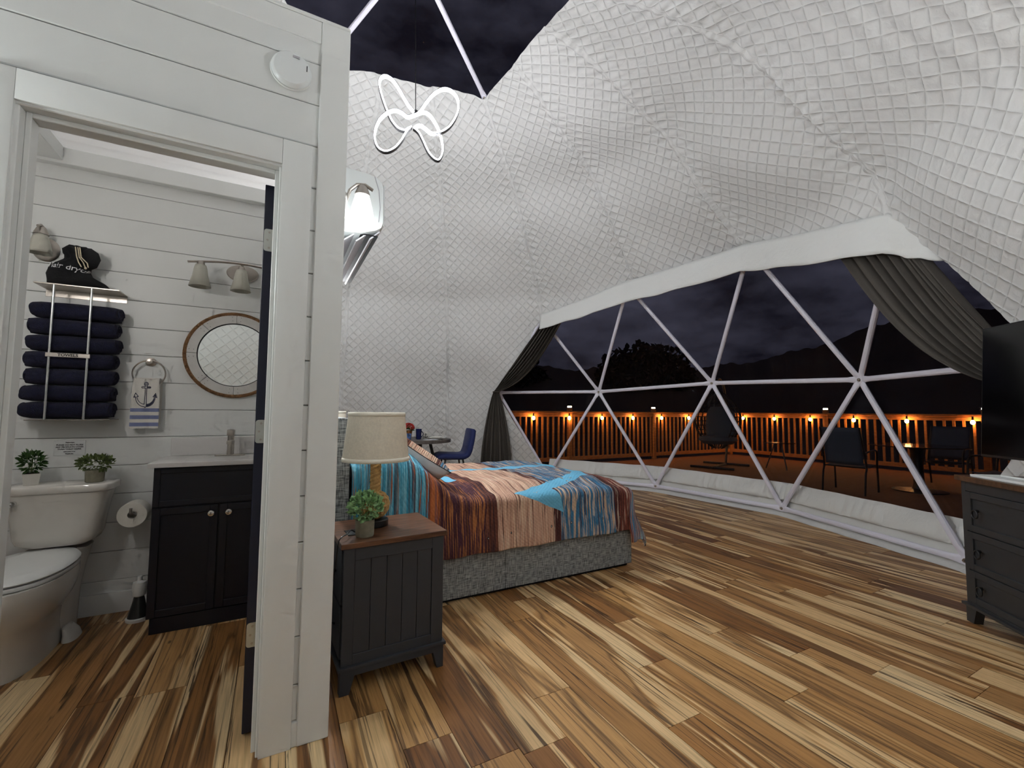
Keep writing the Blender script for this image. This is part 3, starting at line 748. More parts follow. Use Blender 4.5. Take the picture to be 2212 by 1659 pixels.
# bathroom ceiling : rafters and corrugated translucent sheet
MBx = MB().rng((XL, .088), (YBK - .05, YBK), (2.546, 2.64), .003).build('trim_4', WHITE2); struct('trim_4', 'white ledger beam along the top of the bathroom back wall', 'trim', MBx)
for x, lab in ((-1.18, 'white ceiling rafter above the towel rack'),):
    r_ = MB().rng((x - .02, x + .02) if x > -1 else (x - .06, x + .07), (YFB, YBK - .05), (2.56, 2.64), .003).build('trim_5', WHITE2); struct('trim_5', lab, 'trim', r_)
ceil2 = MB().grid(lambda u_, v_: (XL + (XR - XL) * u_, YFB - .1 + (YBK - YFB + .2) * v_, 2.65 + .012 * abs(math.sin(v_ * 40))), 2, 160).build('ceiling_bathroom', POLYC, None, 60)
struct('ceiling_bathroom', 'white corrugated translucent sheet over the bathroom', 'ceiling', ceil2)

# door
door = MB().rng((-.066, -.031), (1.893, 2.545), (.012, 2.03), .002).build('door_1', NAVY_DOOR); struct('door_1', 'navy painted bathroom door standing open, seen edge-on', 'door', door)
for z in (1.813, 1.085, .353):
    h = MB()
    pl = [(-.061 + .012 * (1 - math.cos(a)), z_ ) for a, z_ in ()] 
    P = []
    for cx_, cz_, a0 in ((-.054, z + .033, 90), (-.054, z - .033, 180)):
        for k in range(5): a = math.radians(a0 + k * 22.5); P.append((cx_ + .010 * math.cos(a), cz_ + .010 * math.sin(a)))
    P += [(-.022, z - .043), (-.022, z + .043)]
    h.prism(P, 1.8895, 1.8925, axis=1); ho = h.build('hinge', STEEL, door, 30, label='rounded steel butt hinge')
    kn = MB().cyl((-.026, 1.888, z - .045), (-.026, 1.888, z + .045), .006, .006, 10).build('hinge_pin', STEEL, ho)
    for dx, dz in ((-.046, .03), (-.052, 0), (-.046, -.03)):
        MB().cyl((dx, 1.8895, z + dz), (dx, 1.8885, z + dz), .0042, .0042, 8).build('screw', NICKEL, ho)

# smoke detector on the wall
sd = thing('smoke_detector', 'round white smoke detector on the shiplap above the doorway', 'smoke detector', (.006, YF, 2.418))
Rx = Matrix.Rotation(PI / 2, 4, 'X')
MB().lathe([(.069, 0), (.071, .006), (.069, .012)], M=Rx, seg=40).build('mount_plate', WHITE2, sd)
MB().lathe([(.064, .012), (.068, .014), (.066, .022), (.058, .03), (.030, .034), (0, .0345)], M=Rx, seg=40).build('cover', ACW, sd)
MB().box((.05, -.0305, .012), (.003, .003, .022), 0).build('sensor_slot', INK, sd)
MB().box((.014, -.0345, .042), (.022, .002, .008), 0).build('test_mark', ACG, sd)

# ------------------------------------------------------------------ bathroom things
# --- wall sconces (one unlit in the bathroom, one lit beside the wall end, the other lit ones added unseen as fill)
def sconce(name, label, loc, rz, lit, group, watt=1.0, col=(.93, 1.0, 1.0)):
    t = thing(name, label, 'wall lamp', loc, rz, group)     # wall is the local y=0 plane, lamp sticks out to -y
    MB().lathe([(.055, 0), (.058, .006), (.05, .014), (.02, .02), (0, .021)], M=Rx, seg=32, sx=1, sy=1.15).build('wall_plate', NICKEL, t)
    arm = [(0, -.015, .02), (0, -.03, .075), (0, -.058, .106), (0, -.09, .112), (0, -.122, .096)]
    MB().tube([Vector(a).lerp(Vector(b), f) for a, b in zip(arm, arm[1:]) for f in (0, .5)] + [Vector(arm[-1])], .007, 8).build('arm', NICKEL, t)
    MB().lathe([(.012, .095), (.02, .085), (.03, .06), (.032, .05)], c=(0, -.08, .012)).build('socket_cup', NICKEL, t)
    prof = [(.028, .062), (.033, .045), (.041, .012), (.048, -.022), (.051, -.042), (.049, -.054), (.042, -.058)]
    sh = MB().lathe(prof if lit else prof[:5], c=(0, -.08, 0), seg=28, cap=False).build('shade', SHADE_ON if lit else FROST, t)
    if lit:
        l = bpy.data.lights.new('bulb', 'POINT'); l.energy = SCONCE_W * watt; l.color = col; l.shadow_soft_size = .05
        lo = bpy.data.objects.new('bulb_light', l); COL.objects.link(lo); lo.parent = t; lo.location = (0, -.08, -.11)
    else:
        sh.modifiers.new('thick', 'SOLIDIFY').thickness = .003
    return t
sconce('wall_sconce', 'unlit frosted-glass nickel sconce on the bathroom wall above the towel rack', (-1.165, YBK, 2.05), 0, False, None)
sconce('wall_sconce', 'lit white glass sconce at the wall end in front of the air conditioner', (XR, 1.875, 2.0), PI / 2, True, None, .12)
sconce('wall_sconce', 'added hidden fill sconce on the side wall beyond the air conditioner', (XR, 3.22, 2.0), PI / 2, True, None, 3.2, (.97, .99, 1.0))  # added where the wall end hides it, brightens bed and back liner
sconce('wall_sconce', 'added out-of-frame fill sconce on the shiplap wall left of the doorway', (-1.35, YF, 2.05), 0, True, None, 1.7)  # added outside the frame to light the doorway wall

def fill_uplighter(label, loc):  # added uplighter kept out of view, bounces fill light off the liner
    t = thing('added_fill_lamp', label, 'lamp', loc, 0, 'added unseen fill uplighters')
    MB().lathe([(.13, 0), (.135, .006), (.12, .02), (.015, .03)], seg=32).build('base', NICKEL, t)
    MB().cyl((0, 0, .02), (0, 0, 1.72), .012).build('pole', NICKEL, t)
    MB().lathe([(.012, 1.70), (.05, 1.71), (.11, 1.75), (.15, 1.81), (.147, 1.812), (.105, 1.755), (.04, 1.722), (0, 1.72)], seg=40).build('bowl_shade', NICKEL, t)
    l = bpy.data.lights.new('bulb', 'POINT'); l.energy = FILL_W; l.color = (.95, .98, 1.0); l.shadow_soft_size = .06
    lo = bpy.data.objects.new('bulb_light', l); COL.objects.link(lo); lo.parent = t; lo.location = (0, 0, 1.80)
    return t
fill_uplighter('added unseen fill uplighter behind the viewer to the right', (2.0, -.1, 0))  # added behind the camera as ceiling fill
fill_uplighter('added hidden fill uplighter in the corner behind the bathroom', (-.55, 5.3, 0))  # added behind the bathroom box to brighten the far liner

sconce('wall_sconce', 'added unseen fill sconce inside the bathroom on the wall beside the doorway', (-1.2, YFB, 2.1), PI, True, None, .6, (1.0, .94, .9))  # added out of view as fill for the dim bathroom

# --- vanity light
vl = thing('vanity_light', 'nickel three-shade vanity light bar above the round mirror', 'wall lamp', (-.225, YBK, 2.06))
MB().lathe([(.09, 0), (.092, .006), (.085, .014), (0, .02)], M=Rx @ Matrix.Diagonal((1, .62, 1, 1)), seg=36).build('wall_plate', NICKEL, vl)
MB().cyl((0, -.015, .015), (0, -.125, .03), .008).build('stem', NICKEL, vl)
MB().grid(lambda u_, v_: (-.28 + .56 * u_, -.125 + .022 * (v_ - .5), .005 + .03 * math.sin(PI * u_) + .0), 24, 2).build('bar', NICKEL, vl).modifiers.new('thick', 'SOLIDIFY').thickness = .008
for x in (-.213, 0, .213):
    s = MB().lathe([(.017, .0), (.02, -.012), (.021, -.022)], c=(x, -.125, .012)).build('socket_cup', NICKEL, vl)
    g = MB().lathe([(.028, -.01), (.034, -.03), (.042, -.08), (.058, -.145)], c=(x, -.125, .0), cap=False, seg=28).build('shade', FROST, vl)
    g.modifiers.new('thick', 'SOLIDIFY').thickness = .003

# --- round rope mirror
mr = thing('round_mirror', 'round mirror in a whitewashed plank frame edged with rope', 'mirror', (-.245, YBK, 1.518))
FR = mat('whitewashed_wood', '#d5d3cf', .7, var=(14, .06), bump=(50, .15))
for k in range(8):
    a0, a1 = math.radians(k * 45 + .35), math.radians(k * 45 + 44.65)
    pts = [(.258 * math.cos(a0 + (a1 - a0) * i / 8), .258 * math.sin(a0 + (a1 - a0) * i / 8)) for i in range(9)] + [(.204 * math.cos(a1 + (a0 - a1) * i / 8), .204 * math.sin(a1 + (a0 - a1) * i / 8)) for i in range(9)]
    b = MB().prism([(p[0], p[1]) for p in pts], -.022, 0, axis=1).build('frame_segment', FR, mr, 30)
    for da in (.12, .88):
        for rr in (.222, .246):
            a = a0 + (a1 - a0) * da; MB().cyl((rr * math.cos(a), -.022, rr * math.sin(a)), (rr * math.cos(a), -.0232, rr * math.sin(a)), .002, .002, 6).build('nail', INK, b)
MB().lathe([(.203, .012), (0, .0121)], M=Rx, seg=64).build('mirror_glass', MIRRORM, mr)
MB().tube([(.204 * math.cos(2 * PI * k / 64), -.02, .204 * math.sin(2 * PI * k / 64)) for k in range(64)], .003, 6, closed=True).build('inner_rim', INK, mr)
def twisted(path_fn, n, R_, r_, twists, closed=False, strands=3, seg=6):
    b = MB()
    for s_ in range(strands):
        pts = []
        for i in range(n + (0 if closed else 1)):
            t = i / n; p, u_, w_ = path_fn(t); a = 2 * PI * (twists * t + s_ / strands); pts.append(p + u_ * math.cos(a) * R_ + w_ * math.sin(a) * R_)
        b.tube(pts, r_, seg, closed=closed)
    return b
def circ(t):
    a = 2 * PI * t; d = Vector((math.cos(a), 0, math.sin(a))); return Vector((.266 * d.x, -.014, .266 * d.z)), d, Vector((0, 1, 0))
twisted(circ, 480, .0065, .0068, 60, True).build('rope_edge', ROPE_D, mr, 60)

# --- towel rack with seven rolled towels
tr = thing('towel_rack', 'nickel wall towel rack with a shelf, two bars and a lettered plate', 'towel rack', (-.98, YBK, 1.1))
MB().rng((-.176, .176), (-.155, 0), (.728, .736), .002).build('shelf', NICKEL, tr)
MB().rng((-.176, .176), (-.004, 0), (.69, .728), .001).build('shelf_bracket', NICKEL, tr)
MB().rng((-.172, .172), (-.155, 0), (0, .006), .002).build('tray', NICKEL, tr)
for x in (-.095, .058): MB().cyl((x, -.15, .005), (x, -.15, .73), .0062, .0062, 12).build('bar', CHROME, tr)
pl = MB().rng((-.107, .071), (-.161, -.155), (.339, .361), .001).build('name_plate', NICKEL, tr)
V, Fc = text_mesh('TOWELS', .021, .0008, bold=.0006)
MB().add(V, Fc, Matrix.Translation((-.018, -.1615, .350)) @ Rx).build('lettering', INK, pl, 0)
def roll_towel(L_, w, h, seedv):
    b = MB(); r_ = random.Random(seedv); n = 36; rings = []
    ph = r_.uniform(0, 6)
    for i in range(13):
        x = -L_ / 2 + L_ * i / 12; e = min(i, 12 - i) / 12; k = 1 - .13 * max(0, 1 - e * 7) ** 2; ring = []
        for j in range(n):
            a = 2 * PI * j / n; ca, sa = math.cos(a), math.sin(a); rr = (abs(ca) ** 2.6 + abs(sa) ** 2.6) ** (-1 / 2.6)
            f = 1 + .025 * math.sin(3 * a + ph + i * .5) + .015 * math.sin(7 * a + i * 1.3)
            ring.append((x + .006 * math.sin(a * 2 + ph), w / 2 * ca * rr * k * f, h / 2 * sa * rr * k * f))
        rings.append(ring)
    for s_, i in ((1, 12), (-1, 0)):                     # spiral end
        pass
    b.loft(rings)
    for s_ in (1, -1):
        pts = [(s_ * (L_ / 2 + .002), (.85 - .75 * t) * w / 2 * math.cos(2 * PI * 2.3 * t), (.85 - .75 * t) * h / 2 * math.sin(2 * PI * 2.3 * t)) for t in [i / 46 for i in range(47)]]
        b.tube(pts, .0062, 6)
    return b
ordn = ['topmost', 'second from the top', 'third from the top', 'middle', 'third from the bottom', 'second from the bottom', 'lowest']
for k in range(7):
    w_ = [.355, .352, .362, .356, .352, .358, .362][k]; z = 1.1555 + .0905 * (6 - k)
    o = roll_towel(w_, .128, .0885, k).build('rolled_towel', TOWEL_N, None, 70)
    o.location = (-.99 + [0, -.006, -.002, -.01, -.006, -.012, -.012][k], YBK - .075, z)
    tag(o, 'navy rolled bath towel, %s in the wall rack' % ordn[k], 'towel', 'rolled towels in the rack')

# --- hair dryer bag on the rack shelf
bag = thing('hair_dryer_bag', 'black cloth drawstring bag lettered hair dryer on the towel rack', 'bag', (-1.0, YBK - .085, 1.836))
def bag_ring(z, cx_, rx, ry, n=40, ruff=0.0, ph=0.0, cy_=0.0):
    return [(cx_ + rx * math.cos(2 * PI * k / n) * (1 + ruff * math.sin(9 * 2 * PI * k / n + ph)), cy_ + ry * math.sin(2 * PI * k / n) * (1 + ruff * math.sin(9 * 2 * PI * k / n + ph)), z) for k in range(n)]
rings = [bag_ring(0.0, .005, .118, .05), bag_ring(.012, .004, .130, .062), bag_ring(.035, -.012, .122, .067), bag_ring(.065, -.03, .098, .068), bag_ring(.095, -.035, .082, .064, ruff=.02), bag_ring(.125, -.028, .07, .055, ruff=.05), bag_ring(.15, -.012, .058, .044, ruff=.09, ph=.6),
         bag_ring(.165, -.004, .054, .04, ruff=.1), bag_ring(.185, .002, .062, .045, ruff=.13, ph=1), bag_ring(.21, .002, .064, .044, ruff=.16, ph=1.8), bag_ring(.232, -.01, .044, .03, ruff=.2, ph=2.4)]
for i, r_ in enumerate(rings):
    rings[i] = [(x + .008 * math.sin(z * 60 + y * 40), y + .004 * math.sin(x * 70 + z * 30), z) for x, y, z in r_]
bgm = MB().loft(rings)
bag_o = bgm.build('bag_body', BAGM, bag, 70)
MB().loft([[(.04 + .035 * math.cos(2 * PI * k / 16) * s1 + dx, -.02 + .03 * math.sin(2 * PI * k / 16) * s1, z) for k in range(16)] for z, s1, dx in ((.10, .5, -.01), (.125, 1.0, .005), (.17, 1.2, .012), (.205, .95, .01), (.222, .4, .006))]).build('bag_ruffle', BAGM, bag, 70)
bvh = BVHTree.FromPolygons([Vector(p) for p in bgm.v], bgm.f)
V, Fc = text_mesh('hair dryer', .042, 0, bold=.0004)
ca_, sa_ = math.cos(-.10), math.sin(-.10); V2 = []; ok = True
for x, y, z in V:
    X, Z = x * ca_ - y * sa_ - .028, x * sa_ + y * ca_ + .098
    h = bvh.ray_cast(Vector((X, -1, Z)), Vector((0, 1, 0)))
    V2.append((X, (h[0].y if h[0] else -.03) - .0012, Z))
MB().add(V2, Fc).build('lettering', PRINTW, bag, 0)
for dx in (0, .01, .018):
    MB().tube([(dx - .004, -.058, .215), (dx + .004, -.074, .19), (dx + .006, -.064, .16), (dx + .016 + dx, -.068, .13), (dx + .03 + dx * .6, -.074, .105)], .0028, 6).build('drawstring', CORD, bag)
MB().lathe([(0, 0), (.006, .004), (.005, .012), (0, .015)], c=(.048, -.075, .092)).build('drawstring_knot', CORD, bag)

# --- towel ring and anchor hand towel
rg = thing('towel_ring', 'nickel towel ring on the bathroom wall', 'towel ring', (-.675, YBK, 1.448))
MB().lathe([(.026, 0), (.026, .008), (.012, .012), (.011, .034), (.014, .04), (0, .042)], M=Rx, seg=24).build('mount', NICKEL, rg)
MB().tube([(.078 * math.cos(2 * PI * k / 48), -.034, -.072 + .078 * math.sin(2 * PI * k / 48)) for k in range(48)], .0042, 8, closed=True).build('ring', NICKEL, rg)
ht_w, ht_h = .135, .295
nu, nv = 90, 200
b = MB()
def tw(u_, v_):
    x = (u_ - .5) * ht_w * (1 - .10 * v_ ** 3 * 1.2); z = -ht_h + ht_h * v_
    y = -.006 * math.sin(u_ * 7) * (1 - v_ * .4) - .004 * math.sin(u_ * 15 + 1) * v_
    return (x - .004, -.012 + y, z)
b.grid(tw, nu, nv)
b.grid(lambda u_, v_: ((u_ - .5) * ht_w * .92 + .006, .016 + .003 * math.sin(u_ * 8), -ht_h * .93 + ht_h * .93 * v_), 12, 12)
b.grid(lambda u_, v_: ((u_ - .5) * ht_w * .86, -.012 + .028 * v_, .007 * math.sin(PI * v_) - .002), 12, 6)
hto = bpy.data.objects.new('hand_towel', b.mesh('hand_towel', TOWEL_A, 60)); COL.objects.link(hto)
hto.location = (-.678, YBK - .036, 1.345)
co_ = np.array(b.v); main = np.arange(len(co_)) < (nu + 1) * (nv + 1)
axx = (co_[:, 0] + .004) / .058; ayy = (co_[:, 2] + .098) / .076
sdv = np.where(main, anchor_sdf(axx, ayy), 9); sdv2 = np.where(main & (axx > .02), anchor_sdf(axx - .03, ayy) + .02, 9)
fattr(hto, 'anc', sdv); fattr(hto, 'anc2', np.where(main & (axx > .03), anchor_sdf(axx, ayy) + .03, 9)); fattr(hto, 'tv', np.where(main, (co_[:, 2] + ht_h) / ht_h, .6))
tag(hto, 'white hand towel with a navy anchor and blue stripes on the ring', 'hand towel')
# --- small notice
no = thing('notice_sign', 'small clear notice with black lettering behind the toilet plants', 'sign', (-1.012, YBK, .943))
ACR = mat('clear_acrylic', '#e9ebea', .1)
MB().rng((-.066, .066), (-.004, 0), (-.042, .042), .001).build('plate', ACR, no)
for s_, sz, z in (('Important', .009, .031), ('PLEASE DO NOT FLUSH', .0105, .017), ('ANY PRODUCTS OTHER', .0105, .005), ('THAN TOILET PAPER', .0105, -.007), ('septic system in use', .006, -.02), ('Thank you', .008, -.032)):
    V, Fc = text_mesh(s_, sz, .0003, bold=.0003); MB().add(V, Fc, Matrix.Translation((0, -.0045, z)) @ Rx).build('lettering', INK, no, 0)

# --- toilet
TX = -.985
to = thing('toilet', 'white two-piece toilet with closed lid and tapered tank', 'toilet', (TX, YBK, 0))
def sup(cx_, cy_, rx, ry, z, e=2.4, n=40, front=1.0):
    P = []
    for k in range(n):
        a = 2 * PI * k / n; ca, sa = math.cos(a), math.sin(a); rr = (abs(ca) ** e + abs(sa) ** e) ** (-1 / e)
        P.append((cx_ + rx * ca * rr, cy_ + ry * sa * rr, z))
    return P
MB().loft([sup(-.02, -.385, .098, .285, 0), sup(-.02, -.385, .096, .283, .03), sup(-.02, -.395, .09, .27, .10), sup(-.02, -.405, .094, .272, .165), sup(-.025, -.42, .115, .285, .205), sup(-.025, -.445, .150, .305, .26), sup(-.025, -.46, .172, .315, .32), sup(-.025, -.465, .178, .316, .37), sup(-.025, -.465, .174, .312, .394)]).build('bowl', CERAMIC, to, 60)
MB().loft([sup(0, -.17, .085, .13, .0, 3), sup(0, -.17, .09, .135, .2, 3), sup(0, -.15, .105, .13, .33, 3), sup(0, -.13, .125, .12, .43, 3)]).build('pedestal', CERAMIC, to, 60)
MB().loft([sup(.108, -.26, .032, .075, 0), sup(.104, -.26, .026, .065, .03), sup(.09, -.26, .015, .05, .06)]).build('foot_bulge', CERAMIC, to, 60)
MB().loft([sup(-.025, -.455, .174, .292, .396, 2.3), sup(-.025, -.455, .178, .297, .404, 2.3), sup(-.025, -.455, .174, .292, .414, 2.3)]).build('seat', WHITE2, to, 60)
MB().loft([sup(-.025, -.452, .172, .288, .417, 2.3), sup(-.025, -.452, .178, .296, .425, 2.3), sup(-.025, -.452, .168, .285, .438, 2.3), sup(-.025, -.452, .11, .21, .443, 2.3)]).build('lid', WHITE2, to, 60)
MB().rng((-.09, .09), (-.20, -.155), (.40, .43), .008).build('lid_hinge', WHITE2, to)
def tank_ring(z, hw, hd): return sup(0, -.04 - hd, hw, hd, z, 5, 48)
MB().loft([tank_ring(.45, .12, .085), tank_ring(.47, .155, .092), tank_ring(.50, .168, .095), tank_ring(.58, .178, .097), tank_ring(.66, .192, .10), tank_ring(.725, .207, .105)]).build('tank', CERAMIC, to, 50)
MB().loft([sup(0, -.14, .212, .112, .725, 6, 48), sup(0, -.14, .222, .118, .732, 6, 48), sup(0, -.14, .222, .118, .758, 6, 48), sup(0, -.14, .214, .112, .766, 6, 48)]).build('tank_lid', CERAMIC, to, 50)
lv = MB(); lv.cyl((-.148, -.235, .688), (-.148, -.26, .688), .014, .012); lv.tube([(-.148, -.258, .688), (-.18, -.262, .686), (-.215, -.26, .684)], [.007, .006, .008], 8)
lv.build('flush_lever', CHROME, to)

# --- plants
def leaf_quad(L_, w):
    return [(0, 0, 0), (w * .5, L_ * .35, .12 * L_), (w * .42, L_ * .7, .1 * L_), (0, L_, 0), (-w * .42, L_ * .7, .1 * L_), (-w * .5, L_ * .35, .12 * L_), (0, L_ * .5, -.02 * L_)], [(0, 1, 6), (1, 2, 6), (2, 3, 6), (3, 4, 6), (4, 5, 6), (5, 0, 6)]
def bushy(n, rx, ry, rz, c, L_, w, seedv, flat=.0):
    r_ = random.Random(seedv); b = MB(); LV, LF = leaf_quad(L_, w)
    for i in range(n):
        d = Vector((r_.gauss(0, 1), r_.gauss(0, 1), r_.gauss(.25, 1))).normalized(); k = r_.uniform(.45, 1) ** .5
        p = Vector((c[0] + d.x * rx * k, c[1] + d.y * ry * k, c[2] + d.z * rz * k))
        q = (d + Vector((r_.uniform(-.8, .8), r_.uniform(-.8, .8), r_.uniform(-.2, 1)))).to_track_quat('Y', 'Z').to_matrix().to_4x4()
        b.add(LV, LF, Matrix.Translation(p) @ q @ Matrix.Rotation(r_.uniform(-1.5, 1.5), 4, 'Y') @ Matrix.Scale(r_.uniform(.7, 1.25), 4))
    return b
p1 = thing('potted_plant', 'small bushy plant in a square white pot on the toilet tank', 'plant', (-1.108, YBK - .15, .766), .35, 'plants on the toilet tank')
MB().box((0, 0, .03), (.066, .066, .06), .006, taper=.84).build('pot', WHITEPOT, p1)
MB().box((0, 0, .059), (.056, .056, .006)).build('soil', SOIL, p1)
bushy(170, .042, .042, .052, (0, 0, .115), .026, .012, 3).build('foliage', LEAF_D, p1, 0)
for k in range(4): MB().tube([(0, 0, .06), (.01 * math.cos(k * 1.6), .01 * math.sin(k * 1.6), .1), (.022 * math.cos(k * 1.6), .022 * math.sin(k * 1.6), .15)], .0014, 5).build('stem', LEAF_O, p1)
p2 = thing('potted_plant', 'spreading plant in a round grey-brown pot on the toilet tank', 'plant', (-.858, YBK - .15, .766), 0, 'plants on the toilet tank')
MB().lathe([(.036, 0), (.0395, .004), (.041, .066), (.038, .066), (.037, .056)], seg=28).build('pot', CONC, p2)
MB().lathe([(.037, .056), (0, .058)], seg=20).build('soil', SOIL, p2)
bushy(230, .075, .06, .036, (0, 0, .10), .024, .011, 5).build('foliage', LEAF_O, p2, 0)

# --- toilet paper
tp = thing('toilet_paper_holder', 'nickel pin holder on the wall beside the vanity', 'paper holder', (-.688, YBK, .585))
MB().lathe([(.024, 0), (.024, .008), (.01, .012)], M=Rx).build('mount', NICKEL, tp)
MB().tube([(0, -.01, 0), (0, -.185, 0), (0, -.19, .005), (0, -.19, .03)], .0075, 10).build('pin', NICKEL, tp)
tro = MB().lathe([(.021, .055), (.066, .055), (.0685, .06), (.0685, .155), (.066, .16), (.021, .16), (.021, .055)], M=Rx, seg=48, cap=False)
o = tro.build('toilet_paper_roll', PAPER); o.location = (-.688, YBK, .585 - .0135); tag(o, 'white toilet paper roll on its holder beside the vanity', 'toilet paper')
# --- toilet brush
br = thing('toilet_brush', 'toilet brush in a smoky flared holder on the floor beside the vanity', 'toilet brush', (-.632, 3.19, 0))
SMOKE = mat('smoky_plastic', '#2b2c2c', .3)
MB().lathe([(.052, 0), (.054, .004), (.054, .016), (.048, .02)], seg=28).build('base', WHITE2, br)
MB().lathe([(.047, .02), (.04, .05), (.03, .09), (.022, .13)], seg=28).build('holder', SMOKE, br)
MB().lathe([(.022, .128), (.03, .135), (.034, .17), (.03, .205), (.012, .212), (.011, .235), (0, .238)], seg=20).build('handle', WHITE2, br)

# --- vanity
va = thing('vanity_cabinet', 'dark navy shaker vanity cabinet with two doors', 'cabinet', (-.25, YBK, 0))
vx0, vx1 = -.305, .305; vy = -.430
MB().rng((vx0, vx1), (vy + .02, -.016), (.075, .857), .002).build('body', NAVY_CAB, va)
MB().rng((vx0 + .018, vx1 - .018), (vy + .006, -.02), (0, .08), .002).build('toe_kick', NAVY_CAB, va)
def shaker(x0, x1, z0, z1, rail, y, name, parent, m):
    f = MB(); f.rng((x0, x0 + rail), (y, y + .018), (z0, z1), .0015); f.rng((x1 - rail, x1), (y, y + .018), (z0, z1), .0015)
    f.rng((x0 + rail, x1 - rail), (y, y + .018), (z0, z0 + rail), .0015); f.rng((x0 + rail, x1 - rail), (y, y + .018), (z1 - rail, z1), .0015)
    o = f.build(name, m, parent)
    MB().rng((x0 + rail - .002, x1 - rail + .002), (y + .008, y + .016), (z0 + rail - .002, z1 - rail + .002)).build('panel', m, o); return o
shaker(vx0 + .004, vx1 - .004, .652, .853, .028, vy, 'drawer_front', va, NAVY_CAB)
ANCH = mat('knob_anchor', '#1a1c28', .5)
for x0, x1, kx in ((vx0 + .004, -.0115, -.041), (-.0085 + .005, vx1 - .004, .04)):
    d = shaker(x0, x1, .085, .642, .036, vy, 'cabinet_door', va, NAVY_CAB)
    kb = MB().lathe([(.006, 0), (.006, .012), (.016, .018), (.0165, .022), (.014, .025), (0, .026)], c=(0, 0, 0), M=Matrix.Translation((kx, vy, .6)) @ Rx, seg=24).build('knob', CHROME, d)
    am = MB(); am.rng((-.0012, .0012), (-.0005, 0), (-.007, .007)); am.rng((-.005, .005), (-.0005, 0), (.003, .0045)); am.tube([(.007 * math.cos(a), 0, -.001 + .007 * math.sin(a)) for a in [PI + PI * i / 8 for i in range(9)]], .0009, 4)
    ao = am.build('knob_anchor', ANCH, d, 0); ao.location = (kx, vy - .0262, .6)
ct = MB().rng((-.326, .33), (-.452, 0), (.857, .881), .004).rng((-.303, .33), (-.02, 0), (.881, .992), .003)
cto = ct.build('countertop', QUARTZ); cto.location = (-.25, YBK, 0); tag(cto, 'white counter with backsplash on the navy vanity', 'countertop')
bs = MB().loft([sup(-.0, -.25, .2, .13, .8815, 3), sup(0, -.25, .19, .122, .876, 3), sup(0, -.25, .15, .09, .86, 3)], cap=False).build('basin_rim', CERAMIC, cto, 60)
fa = thing('faucet', 'brushed nickel single-lever faucet on the vanity counter', 'faucet', (-.24, YBK - .105, .881))
MB().rng((-.08, .08), (-.025, .025), (0, .006), .002).build('base_plate', NICKEL, fa)
MB().cyl((0, 0, .005), (0, 0, .12), .019, .018, 20).build('body', NICKEL, fa)
MB().box((0, -.05, .085), (.03, .10, .022), .004).build('spout', NICKEL, fa)
MB().rng((-.02, .02), (-.045, .018), (.124, .16), .006).build('lever', NICKEL, fa)

# ------------------------------------------------------------------ bedroom
# --- air conditioner
ac = thing('air_conditioner', 'white wall air conditioner with open louvres above the bed', 'air conditioner', (XR, 2.03, 0))
prof = [(0, 2.25), (.13, 2.246), (.17, 2.235), (.19, 2.215), (.196, 2.19), (.198, 2.03), (.19, 2.005), (.165, 1.988), (.10, 1.965), (0, 1.955)]
MB().prism(prof, 0, .86, axis=1).build('body', ACW, ac, 25)
MB().tube([(.155, -.001, 2.24), (.175, -.001, 2.18), (.183, -.001, 2.1), (.178, -.001, 2.03)], .0018, 5).build('cap_seam', ACG, ac)
MB().rng((.198, .206), (.01, .85), (2.02, 2.215), .003).build('front_panel', ACW, ac)
for (xa, za), (xb, zb) in (((.188, 1.995), (.145, 1.952)), ((.13, 1.972), (.085, 1.932)), ((.075, 1.962), (.03, 1.925))):
    v_ = MB(); d = Vector((xb - xa, 0, zb - za)); n = Vector((-d.z, 0, d.x)).normalized() * .003
    v_.prism([(xa + n.x, za + n.z), (xb + n.x, zb + n.z), (xb - n.x, zb - n.z), (xa - n.x, za - n.z)], .02, .84, axis=1); v_.build('louvre', ACG, ac)
MB().rng((.02, .18), (.02, .84), (1.966, 1.972)).build('outlet', BLACKPL, ac)

# --- pendant : butterfly of light strips
pend = thing('butterfly_pendant', 'glowing butterfly-shaped light-strip pendant hanging from the skylight', 'pendant lamp', (DCX, DCY, 0))
PN = Vector((DCX, DCY, 0)).normalized()
def on_plane(px, py, off=0.0):
    d = fw + rt * ((px - 1106) / F_PX) + up * (-(py - 829.5) / F_PX); o = Vector((0, 0, CAM_H)); c = Vector((DCX, DCY, 0)) + PN * off
    t = (c - o).dot(PN) / d.dot(PN); return o + d * t - Vector((DCX, DCY, 0))
def spline(P, n=14, closed=False):
    out = []; m_ = len(P)
    for i in range(m_ if closed else m_ - 1):
        g = lambda k: P[k % m_] if closed else P[max(0, min(m_ - 1, k))]
        a, b, c, d = g(i - 1), g(i), g(i + 1), g(i + 2)
        for k in range(n):
            t = k / n; out.append(.5 * ((2 * b) + (c - a) * t + (2 * a - 5 * b + 4 * c - d) * t * t + (3 * b - a - 3 * c + d) * t ** 3))
    if not closed: out.append(P[-1])
    return out
wings = {'upper_left': [(845, 745), (760, 650), (690, 540), (600, 380), (500, 240), (390, 172), (305, 200), (275, 300), (310, 480), (390, 710), (470, 880), (570, 1000), (680, 1042), (740, 1010), (790, 985)],
         'upper_right': [(870, 765), (930, 700), (1010, 580), (1140, 440), (1290, 372), (1430, 420), (1520, 560), (1510, 760), (1400, 960), (1250, 1065), (1100, 1080), (1000, 1010), (920, 960), (845, 985)],
         'lower_left': [(880, 760), (800, 790), (720, 805), (640, 745), (530, 705), (400, 745), (270, 870), (200, 1080), (240, 1280), (370, 1368), (520, 1320), (640, 1190), (710, 1070), (770, 1000)],
         'lower_right': [(890, 755), (980, 735), (1080, 790), (1190, 960), (1260, 1150), (1282, 1350), (1225, 1490), (1140, 1480), (1040, 1370), (960, 1200), (890, 1070), (810, 1000)]}
